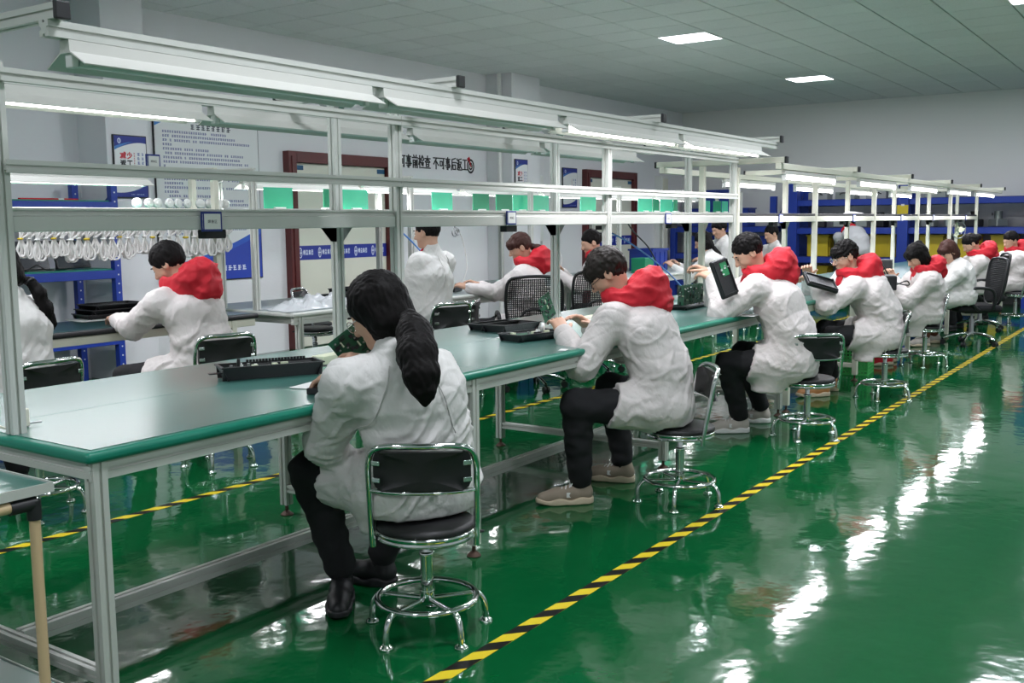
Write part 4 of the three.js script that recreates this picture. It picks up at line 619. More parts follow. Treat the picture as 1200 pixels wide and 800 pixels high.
  // ---- trousers
  { const f = (p) => { let a = 9; a = cone(HIP[0], HIP[1], 0.1, 0.1)(p); for (const i of [0, 1]) { a = smin(a, cone(HIP[i], knee[i], 0.092, 0.078)(p), 0.03); a = smin(a, cone(knee[i], vlerp(knee[i], ank[i], 0.93), 0.075, 0.058)(p), 0.015); } return Math.max(a, seat + 0.002 - p[1] - (Math.hypot(p[0] - ST[0], p[2] - ST[1]) > 0.172 ? 0.5 : 0)); }; const [lo, hi] = bounds([...HIP, ...knee, ...ank], 0.13); const s1 = rnd() * 40; obj('trousers', finish(net(f, lo, hi, cell * 1.1), (x, y, z) => 0.006 * ns(x * 9 + s1, y * 14, z * 9)), o.pants ?? M.fabricBlack, t); }
  // ---- shoes
  [0, 1].forEach((i) => { const d = o.toes?.[i] ? vnorm([o.toes[i][0], 0, o.toes[i][1]]) : vnorm(vadd(fd, vmul(lf, (i ? -1 : 1) * 0.25))); const heel = vadd([ank[i][0], 0, ank[i][2]], vmul(d, -0.02)); shoe(t, [heel[0], Math.max(0, ank[i][1] - 0.1), heel[2]], d, o.shoeTilt?.[i] ?? 0, o.shoes ?? [M.black, M.black], fine ? 0.005 : 0.01); obj('sock', rod(vadd(ank[i], [0, -0.04, 0]), vadd(ank[i], [0, 0.05, 0]), 0.037, 12), o.sock ?? M.fabricBlack, t); });
  // ---- hair
  { const hr = o.hair ?? {}, bk = hr.back ?? -0.065, side = hr.side ?? -0.02, vol = hr.vol ?? 1;
    const f = (p) => { const l = vmul(HF.to(p), 1 / hs), ax = Math.abs(l[0]); let d = ellL(l, [0, 0.036, -0.02], [0.0845 * vol, 0.102 * vol, 0.103 * vol]);
      d = smax(d, -ellL(l, [0, -0.05, 0.085], [0.080, 0.098 - (hr.fringe ?? 0), 0.085]), 0.012);      // face opening
      const lowCut = l[2] > -0.01 ? side : side + (bk - side) * clamp((-0.01 - l[2]) / 0.05); d = smax(d, lowCut - l[1], 0.015);
      if (hr.fringe) d = smin(d, smax(ellL(l, [0, 0.05, 0.055], [0.07, 0.055, 0.05]), -ellL(l, [0, 0.03, 0.02], [0.066, 0.05, 0.066]), 0.01), 0.01);
      if (hr.long) { d = smin(d, smax(ellL(l, [0, -0.035, -0.03], [0.088 * vol, 0.1, 0.085 * vol]), smax(l[2] - 0.035, bk - l[1], 0.01), 0.01), 0.02); }
      if (hr.bun) d = smin(d, ellL(l, [0, 0.105, -0.085], [0.03, 0.03, 0.03]), 0.02);
      if (hr.knot) d = smin(d, ellL(l, [0, 0.02, -0.125], [0.045, 0.045, 0.04]), 0.02);
      return d * hs; };
    const tails = (hr.tail ?? []).map(L); let ff = f; if (tails.length) { const rr_ = hr.tailR, cs = []; for (let i = 0; i + 1 < tails.length; i++) cs.push(cone(tails[i], tails[i + 1], rr_[i], rr_[i + 1])); ff = (p) => { let a = f(p); for (const c of cs) a = smin(a, c(p), 0.02); return a; }; }
    const [lo, hi] = bounds([H, ...tails], 0.14); const s2 = rnd() * 30; const hc = fine ? 0.0055 : 0.009;
    obj('hair', finish(net(ff, lo, hi, hc), (x, y, z) => { const l = HF.to([x, y, z]); return (fine ? 1 : 1.4) * (0.0028 * ns(l[0] * 110 + s2, l[1] * 18, l[2] * 50) + 0.0028 * ns(l[0] * 28, l[1] * 9 + s2, l[2] * 16) + (hr.messy ?? 0) * ns(l[0] * 38, l[1] * 30, l[2] * 38)); }), o.hairMat ?? M.hair, t);
    if (hr.tie) obj('hair_tie', new THREE.TorusGeometry(0.021, 0.007, 8, 18).lookAt(V(...vsub(tails[1], tails[0]))).translate(...tails[0]), M.black, t); }
  // ---- hood of the red jacket worn underneath, lying on the back
  if (o.hood || o.front) { const k = o.hood || 0.8, bk = vmul(fd, -1), A = vadd(N, vmul(U, 0.035)), F = frame(vadd(vadd(A, vmul(bk, 0.075 * k)), vmul(U, 0.02)), lf, vnorm(vadd(U, vmul(fd, 0.35))), vnorm(vadd(bk, vmul(U, -0.0)))); F.z = vcross(F.x, F.y); F.z = vmul(F.z, Math.sign(vdot(F.z, bk)));
    const nkp = frame(A, lf, vnorm(vadd(U, vmul(fd, -0.25))), vnorm(vadd(fd, vmul(U, 0.25))));
    const f = (p) => { const l = F.to(p), q = nkp.to(p); let d = ellL(l, [0, 0, 0.02], [0.13 * k, 0.1 * k, 0.098 * k]); const r = Math.hypot(q[0] * 0.92, q[2]) - 0.088; d = smin(d, Math.hypot(r, q[1] * 0.7) - 0.03, 0.05); d = smin(d, ellL(l, [0, -0.075 * k, 0.085 * k], [0.09 * k, 0.055 * k, 0.05 * k]), 0.05); d = smax(d, -cone(vadd(A, vmul(U, -0.02)), vadd(A, vmul(hy, 0.2)), 0.066, 0.072)(p), 0.012); return d; };
    const [lo, hi] = bounds([A, F.o], 0.26), s3 = rnd() * 30;
    if (o.hood) obj('hood', finish(net(f, lo, hi, Math.min(cell, 0.012)), (x, y, z) => { const l = F.to([x, y, z]); const a = 1 - Math.abs(ns(l[0] * 5 + s3, l[1] * 12 + l[2] * 6, l[2] * 7)); return 0.014 * (a * a - 0.45) + 0.003 * ns(x * 24, y * 24, z * 24); }), o.hoodMat ?? M.red, t);
    if (o.front) obj('collar_front', finish(net((p) => { const q = nkp.to(p); return ellL(q, [0, -0.075, 0.075], [0.05, 0.075, 0.028]); }, ...bounds([A], 0.22), Math.min(cell, 0.012))), M.red, t);
  }
  // ---- glasses
  if (o.glasses) { const g = []; for (const s of [-1, 1]) { g.push(new THREE.TorusGeometry(0.023, 0.0017, 6, 26).scale(1.05, 0.85, 1).translate(s * 0.031 * hs, -0.002, 0.102 * hs)); g.push(rod([s * 0.055 * hs, 0.004, 0.1 * hs], [s * 0.08 * hs, 0.006, 0.0], 0.0016, 6)); } g.push(rod([-0.008, 0.002, 0.104 * hs], [0.008, 0.002, 0.104 * hs], 0.0016, 6)); const mt = new THREE.Matrix4().makeBasis(V(...hx), V(...hy), V(...hz)).setPosition(...H); const gl = obj('glasses', g.map((q) => q.applyMatrix4(mt)), o.glasses, t); for (const s of [-1, 1]) obj('lens', new THREE.CircleGeometry(0.0225, 20).scale(1.05, 0.85, 1).translate(s * 0.031 * hs, -0.002, 0.102 * hs).applyMatrix4(mt), M.glass, gl); }
  if (o.wristband !== undefined) { const i = o.wristband, d = vnorm(vsub(wr[i], el[i])); obj('wristband', new THREE.TorusGeometry(0.031, 0.006, 8, 24).lookAt(V(...d)).translate(...vadd(wr[i], vmul(d, -0.008))), std(lin(0.04, 0.28, 0.5), 0.5), t); }
  t.userData.joints = undefined; return { t, HF, wr, el, fd, lf };
}
// ---------------------------------------------------------------- the workers
const GREY = [M.suede, M.rubber, M.whiteGloss];
person({ label: 'woman with a long black ponytail in a white coat examining a circuit board', pos: [2.57, -2.13], stool: [2.53, -2.09], face: [0.35, -0.94], seat: 0.388, head: [2.475, 1.06, -2.23], look: { yaw: 0.62, pitch: 0.5 }, cell: 0.009,
  hands: [[2.53, 0.82, -2.44], pd(440, 428, 3.3)], feet: [[2.57, -2.52], [2.76, -2.5]], toes: [[-0.7, 0.55], [-0.2, -0.9]], kneeOut: 0.55, glasses: M.chrome, flare: 0.5, bulk: 1.08, skirt: 0.62, shDrop: 0.06,
  hair: { back: -0.14, side: -0.12, vol: 1.1, long: true, tie: true, tail: [[479, 374, 3.18], [486, 390, 3.14], [489, 415, 3.09], [494, 440, 3.06], [497, 458, 3.05], [499, 474, 3.05]].map((q) => pd(...q)), tailR: [0.032, 0.052, 0.06, 0.052, 0.034, 0.008] },
  hem: [[[-0.1, 0.45, -0.1], [-0.13, 0.33, -0.12], 0.1, 0.04]], handPose: [{ curl: 0.5, dir: [-0.25, -0.05, -0.9], n: [0, 1, 0] }, { dir: [-0.45, 0.12, -0.35], n: [0.5, 0.1, 0.7], curl: 0.6 }] });
person({ label: 'man in glasses and red hood bending over the bench, grey trainers', pos: [4.39, -2.12], stool: [4.41, -2.05], face: [-0.3, -0.95], seat: 0.388, head: [4.37, 1.095, -2.43], look: { yaw: 0.15, pitch: 0.66 }, cell: 0.0092, hood: 1.12,
  hands: [[4.20, 0.815, -2.58], [4.52, 0.815, -2.62]], feet: [[4.13, -2.44], [4.60, -2.46]], toes: [[-0.55, -0.6], [-0.25, -0.9]], kneeOut: 0.5, glasses: M.black, shoes: GREY, flare: 0.9, bulk: 1.1, skirt: 0.5, hair: { back: -0.078, side: -0.01, fringe: 0.004, messy: 0.003, vol: 1.06 }, hairMat: phy(lin(0.014, 0.010, 0.008), 0.55, 0, { specularIntensity: 0.5 }),
  handPose: [{ curl: 0.4 }, { curl: 0.35 }] });
person({ label: 'man in a red hood tilting a black case in both hands', pos: [6.17, -2.1], stool: [6.2, -2.02], face: [-0.42, -0.9], seat: 0.388, head: [6.13, 1.145, -2.40], look: { yaw: 0.25, pitch: 0.6 }, cell: 0.011, hood: 1.15, front: true,
  hands: [[5.98, 0.985, -2.56], [6.14, 1.02, -2.66]], feet: [[6.10, -2.42], [6.48, -2.42]], toes: [[-0.5, -0.7], [-0.4, -0.8]], kneeOut: 0.35, shoes: [M.suedeLight, M.white, M.white], flare: 0.7, bulk: 1.15, skirt: 0.55, hem: [[[-0.08, 0.43, -0.1], [-0.11, 0.29, -0.12], 0.13, 0.11]], hair: { back: -0.078, side: 0.0, messy: 0.003 }, wristband: 0, handPose: [{ dir: [0.1, 0.35, -0.9], curl: 0.5 }, { dir: [0, 0.3, -0.9], curl: 0.5 }] });
person({ label: 'man in wire glasses and red hood holding up a black shell', pos: [7.88, -2.0], face: [-0.55, -0.83], seat: 0.40, head: [7.76, 1.07, -2.27], look: { yaw: 0.2, pitch: 0.32 }, cell: 0.0115, hood: 1.1, front: true, glasses: M.chrome,
  hands: [[7.56, 0.90, -2.44], [7.80, 0.92, -2.56]], feet: [[7.72, -2.4], [8.0, -2.42]], flare: 0.8, bulk: 1.15, skirt: 0.55, hem: [[[-0.04, 0.44, -0.04], [-0.07, 0.29, -0.06], 0.15, 0.14]], hair: { back: -0.078, side: -0.005, messy: 0.006, fringe: 0.001 }, shoes: [M.tan, M.rubber], wristband: 0, handPose: [{ dir: [0.3, 0.25, -0.8], curl: 0.6 }, { curl: 0.5 }] });
person({ label: 'girl with fringe and top knot in a red hood working close to her hands', pos: [9.83, -2.12], face: [-0.6, -0.8], seat: 0.40, head: [9.75, 1.005, -2.2], look: { yaw: 0.1, pitch: 0.55 }, cell: 0.015, hood: 0.95, eyes: true, front: true,
  hands: [[9.62, 0.80, -2.36], [9.7, 0.80, -2.42]], feet: [[9.7, -2.42], [9.95, -2.45]], flare: 0.6, skirt: 0.6, bulk: 1.1, hem: [[[-0.05, 0.44, -0.04], [-0.08, 0.28, -0.07], 0.14, 0.13]], hair: { back: -0.1, side: -0.06, long: true, fringe: 0.002, bun: true, vol: 1.04 }, shoes: [M.red, M.rubber] });
person({ label: 'brown haired woman with her head bowed in the mesh office chair', pos: [11.55, -2.15], face: [-0.6, -0.8], seat: 0.445, head: [11.45, 1.0, -2.27], look: { yaw: 0.25, pitch: 0.6 }, cell: 0.016, hands: [[11.3, 0.80, -2.44], [11.5, 0.80, -2.5]], feet: [[11.35, -2.45], [11.7, -2.42]], bulk: 1.1, hair: { back: -0.12, side: -0.1, long: true, vol: 1.02, fringe: 0.001 }, hairMat: M.hairBrown, pants: std(lin(0.12, 0.035, 0.015), 0.8), shoes: [M.suedeLight, M.rubber] });
person({ label: 'woman with a low bun in a red hood seated past the bowed woman', pos: [13.2, -2.25], face: [-0.5, -0.85], seat: 0.445, head: [13.15, 1.045, -2.36], look: { yaw: 0.0, pitch: 0.6 }, cell: 0.017, hood: 1.15, hands: [[13.0, 0.80, -2.52], [13.3, 0.80, -2.55]], feet: [[13.0, -2.5], [13.4, -2.5]], hair: { back: -0.07, side: -0.04, knot: true } });
person({ label: 'short haired worker in a red hood at the very end of the bench', pos: [14.35, -2.05], face: [-0.75, -0.65], seat: 0.43, head: [14.4, 1.06, -2.11], look: { yaw: 0.0, pitch: 0.35 }, cell: 0.017, hood: 1.05, front: true, hands: [[14.1, 0.82, -2.38], [14.35, 0.83, -2.45]], feet: [[14.15, -2.4], [14.5, -2.4]], bulk: 1.1, hair: { back: -0.078, side: -0.01 } });
// inner aisle
person({ label: 'seated worker with a tied ponytail next to the bench end post', pos: [2.6, -4.62], face: [-0.15, -1], seat: 0.435, head: [2.62, 1.15, -4.78], look: { yaw: 0.1, pitch: 0.35 }, cell: 0.014, hands: [[2.35, 0.80, -5.2], [2.8, 0.80, -5.25]], feet: [[2.5, -4.95], [2.75, -4.95]], skirt: 0.5, hair: { back: -0.11, side: -0.09, long: true, vol: 1.04, tie: true, tail: [[2.72, 1.09, -4.69], [2.75, 1.03, -4.66], [2.77, 0.95, -4.65], [2.8, 0.88, -4.66], [2.82, 0.85, -4.67]], tailR: [0.022, 0.03, 0.032, 0.022, 0.006] } });
person({ label: 'black haired man in a red hood at the dark bench under hanging cables', pos: [3.74, -4.69], stool: [3.72, -4.56], face: [-0.25, -0.97], seat: 0.44, head: [3.69, 1.13, -4.92], look: { yaw: 0.3, pitch: 0.6 }, cell: 0.013, hood: 1.15, hands: [[3.6, 0.80, -5.3], [3.95, 0.80, -5.32]], feet: [[3.5, -4.95], [3.9, -4.98]], toes: [[-0.3, -0.9], [0, -1]], bulk: 1.12, skirt: 0.6, flare: 0.7, hair: { back: -0.085, side: -0.02, vol: 1.05 } });
person({ label: 'upright man with a small red collar seen from behind', pos: [5.72, -4.66], face: [-0.1, -1], seat: 0.46, head: [5.86, 1.28, -4.78], look: { yaw: 0.1, pitch: 0.15 }, cell: 0.013, hands: [[5.55, 0.82, -5.05], [6.0, 0.82, -5.1]], feet: [[5.65, -4.95], [5.95, -4.95]], bulk: 1.15, flare: 0.35, roll: 0.0, hair: { back: -0.08, side: 0.0 }, front: true, skirt: 0.5 });
person({ label: 'red hooded woman with a reddish ponytail in the mesh chair', pos: [6.95, -4.6], stool: [6.85, -4.52], face: [-0.45, -0.9], seat: 0.445, head: [7.06, 1.14, -4.76], look: { yaw: 0.35, pitch: 0.4 }, cell: 0.014, hood: 1.0, hands: [[6.75, 0.82, -5.08], [7.0, 0.82, -5.15]], feet: [[6.85, -4.95], [7.2, -4.95]], hair: { back: -0.07, side: -0.04, fringe: 0.001, tie: true, tail: [[7.16, 1.15, -4.7], [7.2, 1.12, -4.67], [7.21, 1.05, -4.67], [7.19, 0.98, -4.68]], tailR: [0.025, 0.042, 0.045, 0.03] }, hairMat: M.hairBrown });
person({ label: 'black haired woman facing the inner bench behind the bent man', pos: [8.5, -4.6], face: [-0.55, -0.83], seat: 0.445, head: [8.45, 1.15, -4.88], look: { yaw: 0.3, pitch: 0.35 }, cell: 0.016, hood: 0.75, hands: [[8.1, 0.88, -5.05], [8.35, 0.88, -5.15]], feet: [[8.3, -4.95], [8.6, -4.95]], hair: { back: -0.07, side: -0.04, knot: true } });
person({ label: 'woman with long wavy black hair at the inner bench', pos: [11.25, -4.75], face: [-0.4, -0.9], seat: 0.445, head: [11.15, 1.10, -4.92], look: { yaw: 0.1, pitch: 0.4 }, cell: 0.017, hands: [[10.95, 0.82, -5.2], [11.2, 0.82, -5.25]], feet: [[11.1, -5.05], [11.4, -5.05]], hair: { back: -0.14, side: -0.1, long: true, vol: 1.04, tail: [[11.22, 1.05, -4.86], [11.28, 0.95, -4.8], [11.34, 0.86, -4.77], [11.36, 0.8, -4.76]], tailR: [0.05, 0.05, 0.04, 0.02] } });
person({ label: 'upright worker in white beside the long haired woman', pos: [12.15, -4.82], face: [-0.75, -0.65], seat: 0.46, head: [11.95, 1.25, -5.06], look: { yaw: 0.2, pitch: 0.4 }, cell: 0.017, hands: [[11.8, 0.85, -5.2], [11.95, 0.85, -5.3]], feet: [[11.95, -5.2], [12.2, -5.25]], hair: { back: -0.08, side: -0.02, vol: 1.06 } });
person({ label: 'dark haired worker in white farther along the inner bench', pos: [13.5, -4.85], face: [-0.75, -0.65], seat: 0.45, head: [13.35, 1.165, -4.9], look: { yaw: 0.1, pitch: 0.3 }, cell: 0.018, hands: [[13.1, 0.82, -5.05], [13.2, 0.82, -5.2]], feet: [[13.25, -5.1], [13.5, -5.15]], hair: { back: -0.08, side: -0.01 } });
person({ label: 'stooping worker in a grey coat and red collar at the far blue rack', pos: [16.1, -4.5], face: [0.9, -0.4], seat: 0.8, head: [16.5, 1.27, -4.78], look: { pitch: 0.9 }, cell: 0.02, coatMat: M.coatGrey, hood: 0.8, hands: [[16.62, 0.95, -4.75], [16.6, 0.95, -4.5]], feet: [[16.1, -4.62], [16.05, -4.38]], size: 1, kneeOut: 0.05, hair: { back: -0.08, side: -0.01 } });
// every stool-less worker of the inner bench sits on a stool of its own
stool('chrome stool under the long haired woman at the inner bench', 11.25, -4.75, 0.4, 0.9, 1.14);
stool('chrome stool under the upright worker beside the long haired woman', 12.15, -4.82, 0.75, 0.65, 1.18);
stool('chrome stool under the dark haired worker farther along the inner bench', 13.5, -4.85, 0.75, 0.65, 1.15);
stool('chrome stool under the black haired woman facing the inner bench', 8.5, -4.6, 0.55, 0.83, 1.14);
// ---------------------------------------------------------------- things on the benches
const chipG = bx(0.013, 0.003, 0.013), capG = cyl(0.0032, 0.0032, 0.009, 0, 0.0045, 0, 8), conG = bx(0.02, 0.006, 0.0045);
// circuit board lying in x-z, size w x d, populated on its upper face
function board(t, w, d, n = 8) {
  const b = obj('board', rbx(w, 0.0018, d, 0, 0, 0, 0.0006, 1), M.greenPcb, t);
  for (let i = 0; i < n; i++) { const x = rr(-0.42, 0.42) * w, z = rr(-0.42, 0.42) * d; if (i % 3 === 0) obj('chip', chipG, M.black, t).position.set(x, 0.0024, z); else if (i % 3 === 1) obj('capacitor', capG, M.steel, t).position.set(x, 0.001, z); else { const c = obj('connector', conG, i % 4 ? M.blackPlastic : M.foam, t); c.position.set(x, 0.005, z); c.rotation.y = i % 4 ? 0 : Math.PI / 2; } }
  return b;
}
function pcb(label, pos, rot, w, d, n, group) { const t = thing('circuit_board', label, 'circuit board', pos, 0, group); t.rotation.set(...rot); board(t, w, d, n); return t; }
// open black plastic housing with toothed rim
function housing(label, pos, turn, L, W, H, o = {}) {
  const t = thing('plastic_housing', label, 'housing', pos, turn, o.group), k = 0.004, s = 0.02;
  const wall = (x0, z0, x1, z1) => { const len = Math.hypot(x1 - x0, z1 - z0), g = bx(len, H, k); const m = g.attributes.position; for (let i = 0; i < m.count; i++) if (m.getY(i) < 0) m.setZ(i, m.getZ(i) - s); g.translate(0, H / 2, 0).rotateY(-Math.atan2(z1 - z0, x1 - x0)).translate((x0 + x1) / 2, 0, (z0 + z1) / 2); g.computeVertexNormals(); return g; };
  obj('shell', [bx(L - 2 * s, k, W - 2 * s, 0, k / 2, 0), wall(-L / 2, W / 2, L / 2, W / 2), wall(L / 2, -W / 2, -L / 2, -W / 2), wall(L / 2, W / 2, L / 2, -W / 2), wall(-L / 2, -W / 2, -L / 2, W / 2)], M.blackPlastic, t);
  obj('rim', [bx(L + 0.012, 0.005, 0.012, 0, H, W / 2), bx(L + 0.012, 0.005, 0.012, 0, H, -W / 2), bx(0.012, 0.005, W, L / 2, H, 0), bx(0.012, 0.005, W, -L / 2, H, 0)], M.blackPlastic, t);
  if (o.teeth) { const g = bx(0.009, 0.011, 0.008); for (let i = 0; i < 19; i++) obj('rim_tooth', g, M.blackPlastic, t).position.set(-L / 2 + 0.12 + i * (L - 0.16) / 18, H + 0.006, -W / 2); for (let i = 0; i < 2; i++) obj('mounting_tab', rbx(0.05, 0.004, 0.03, (i ? 1 : -1) * (L / 2 + 0.02), H * 0.55, 0.02, 0.002), M.blackPlastic, t); obj('post', cyl(0.006, 0.008, 0.03, -0.12, H + 0.01, 0.0, 10), M.blackPlastic, t); }
  if (o.board) { const b = obj('inner_board', rbx(L * 0.8, 0.002, W * 0.7, -L * 0.04, H * 0.75, 0, 0.001, 1), M.greenPcb, t); for (let i = 0; i < 10; i++) obj('component', i % 2 ? bx(rr(0.015, 0.04), 0.012, rr(0.01, 0.03)) : cyl(0.006, 0.006, 0.016, 0, 0, 0, 8), [M.paper, M.foam, M.steel, M.black][i % 4], b).position.set(rr(-0.4, 0.3) * L, H * 0.75 + 0.008, rr(-0.3, 0.3) * W); }
  return t;
}
const slab = (name, label, cat, mat, pos, turn, w, h, d, r = 0.004, group) => { const t = thing(name, label, cat, pos, turn, group); obj('body', rbx(w, h, d, 0, h / 2, 0, r), mat, t); return t; };
const P3 = (v) => [v.x, v.y, v.z], ang = (a, b) => -Math.atan2(b.z - a.z, b.x - a.x);
function crumple(name, label, cat, mat, pos, w, d, h, fr, group) { const g = new THREE.PlaneGeometry(w, d, 40, 28).rotateX(-Math.PI / 2), p = g.attributes.position, s = rnd() * 50; for (let i = 0; i < p.count; i++) { const x = p.getX(i), z = p.getZ(i), e = clamp(1 - Math.hypot(x / (w / 2), z / (d / 2)) ** 3); p.setXYZ(i, x * (1 + 0.12 * ns(z * 6, s, 1)), 0.004 + h * e * clamp(0.55 + 0.5 * ns(x * fr, z * fr, s) + 0.3 * Math.abs(ns(x * fr * 2.4, z * fr * 2.4, s + 5)), 0.05, 1.5), z * (1 + 0.15 * ns(x * 6, s, 2))); } g.computeVertexNormals(); mat.side = THREE.DoubleSide; const t = thing(name, label, cat, pos, 0, group); obj('film', g, mat, t); return t; }
const T0 = TOP + 0.001;
{ // bench A, first bay
  const a = at(268, 446, T0), b = at(384, 437, T0), m = a.clone().add(b).multiplyScalar(0.5); housing('long black toothed housing with a populated board on the near bench', [m.x, T0, m.z - 0.05], ang(a, b), a.distanceTo(b), 0.13, 0.05, { teeth: true, board: true });
  const q = at(362, 445, T0); slab('paper_sheet', 'white protective sheet beside the long toothed housing', 'paper', M.paper, [q.x - 0.02, T0, q.z + 0.1], 0.2, 0.3, 0.003, 0.1, 0.001);
  const f = at(388, 424, T0); slab('foam_block', 'pale green foam block behind the examined circuit board', 'foam block', M.foam, [f.x, T0, f.z], 0.1, 0.17, 0.035, 0.07, 0.004);
  const d = at(376, 460, T0); const t = thing('test_fixture', 'small black fixture under the fingers of the ponytailed woman', 'fixture', [d.x, T0, d.z], 0.4); obj('base', rbx(0.09, 0.022, 0.07, 0, 0.011, 0, 0.004), M.blackPlastic, t); obj('lever', rbx(0.1, 0.01, 0.025, 0.06, 0.018, 0.0, 0.003), M.blackPlastic, t);
  const c = pd(413, 408, 3.42); pcb('green circuit board held up before the ponytailed woman', c, [1.0, 0.35, 0.55], 0.115, 0.125, 30);
  const pl = at(27, 492, T0 + 0.02); const k = thing('power_plug', 'cream power plug and cord at the foot of the bench end post', 'plug', [pl.x, T0, pl.z]); obj('plug_body', rbx(0.03, 0.055, 0.028, 0, 0.0275, 0, 0.006), M.cream, k); obj('pin', rod([0.01, 0.008, 0], [0.05, 0.008, 0.012], 0.003), M.steel, k); obj('cord', tube([[0, 0.01, 0.012], [-0.03, 0.004, 0.05], [-0.07, 0.01, 0.045], [-0.09, 0.03, 0.0], [-0.09, 0.12, -0.05]], 0.004, 24, 6), M.cream, k);
}
{ // bench A, second bay
  const a = at(560, 388, T0), b = at(596, 384, T0); housing('open black tray with white insert near the upright circuit board', [a.x + 0.16, T0, a.z], -0.15, 0.3, 0.12, 0.035, {});
  const c = at(632, 397, T0); housing('black housing under repair beside the bent man', [c.x - 0.02, T0, c.z - 0.03], -0.2, 0.32, 0.16, 0.035, { board: true });
  const d = at(600, 391, T0); housing('flat black housing under the upright circuit board', [d.x + 0.14, T0, d.z - 0.1], -0.1, 0.3, 0.16, 0.04, {});
  const e = at(641, 384, T0); pcb('green circuit board standing upright on the black housings', [e.x, T0 + 0.115, e.z], [1.42, 0.35, 0], 0.13, 0.14, 26);
  const f = at(636, 390, T0 + 0.03); const t = thing('tape_roll', 'white tape roll lying on the black housing', 'tape roll', [f.x, T0 + 0.06, f.z], 0.4); obj('roll', new THREE.TorusGeometry(0.014, 0.009, 8, 20), M.whiteGloss, t); obj('core', cyl(0.007, 0.007, 0.016, 0, 0, 0, 12).rotateX(Math.PI / 2), M.beige, t);
  const g = at(610, 391, T0); slab('paper_sheet', 'white bubble sheet under the open black tray', 'paper', M.paper, [g.x - 0.08, T0, g.z + 0.06], 0.1, 0.3, 0.003, 0.14, 0.001);
  const h = at(660, 410, T0); slab('paper_slip', 'small white slip of paper near the bench edge by the bent man', 'paper', M.paper, [h.x, T0, h.z], 0.3, 0.06, 0.002, 0.035, 0.0008);
  const i = at(690, 376, T0); slab('foam_block', 'pale green foam strip by the hands of the bent man', 'foam block', M.foam, [i.x, T0, i.z], 0.1, 0.2, 0.03, 0.06, 0.004);
}
{ // bench A, third bay: rack of boards
  const a = at(800, 364, T0), b = at(850, 360, T0); housing('shallow black tray carrying a row of upright circuit boards', [a.x + 0.28, T0, a.z - 0.06], 0, 0.5, 0.14, 0.022, {});
  for (let i = 0; i < 8; i++) pcb('green circuit board in the upright row on the black tray', [a.x + 0.1 + i * 0.045, T0 + 0.092, a.z - 0.06], [0, -0.75, 1.5, 'YXZ'], 0.13, 0.1, 14, 'upright row of circuit boards');
  const c = at(845, 367, T0); slab('paper_sheet', 'white paper beside the row of upright circuit boards', 'paper', M.paper, [c.x - 0.05, T0, c.z + 0.2], 0.05, 0.16, 0.002, 0.12, 0.0008);
  const d = at(852, 358, T0); slab('foam_block', 'pale green foam bar past the row of circuit boards', 'foam block', M.foam, [d.x + 0.05, T0, d.z - 0.1], 0, 0.2, 0.04, 0.06, 0.004);
}
function heldCase(label, pos, rot, w, h, green) { const t = thing('equipment_case', label, 'case', pos); t.rotation.set(...rot, 'YXZ'); obj('shell', [rbx(w, h, 0.03, 0, 0, 0, 0.012, 3)], M.blackPlastic, t); obj('lip', [bx(w * 0.92, 0.006, 0.012, 0, h / 2 - 0.02, 0.018), bx(w * 0.92, 0.006, 0.012, 0, -h / 2 + 0.02, 0.018), bx(0.006, h * 0.9, 0.012, w / 2 - 0.01, 0, 0.018), bx(0.006, h * 0.9, 0.012, -w / 2 + 0.01, 0, 0.018)], M.blackPlastic, t); if (green) { const b = obj('inner_board', rbx(w * 0.4, h * 0.35, 0.004, w * 0.12, h * 0.22, 0.017, 0.001, 1), std(lin(0.02, 0.22, 0.08), 0.35), t); for (let i = 0; i < 6; i++) obj('component', bx(0.012, 0.008, 0.005, w * 0.12 + rr(-0.03, 0.03), h * 0.22 + rr(-0.03, 0.03), 0.021), i % 2 ? M.paper : M.steel, b); } return t; }
heldCase('black case with a green board inside, tilted in both hands', pd(848, 326, 6.15), [-0.25, -0.45, 0.25], 0.13, 0.24, true);
heldCase('black shell held up by the man in wire glasses', pd(961, 331, 7.42), [-0.9, -0.35, -0.45], 0.26, 0.15, false);
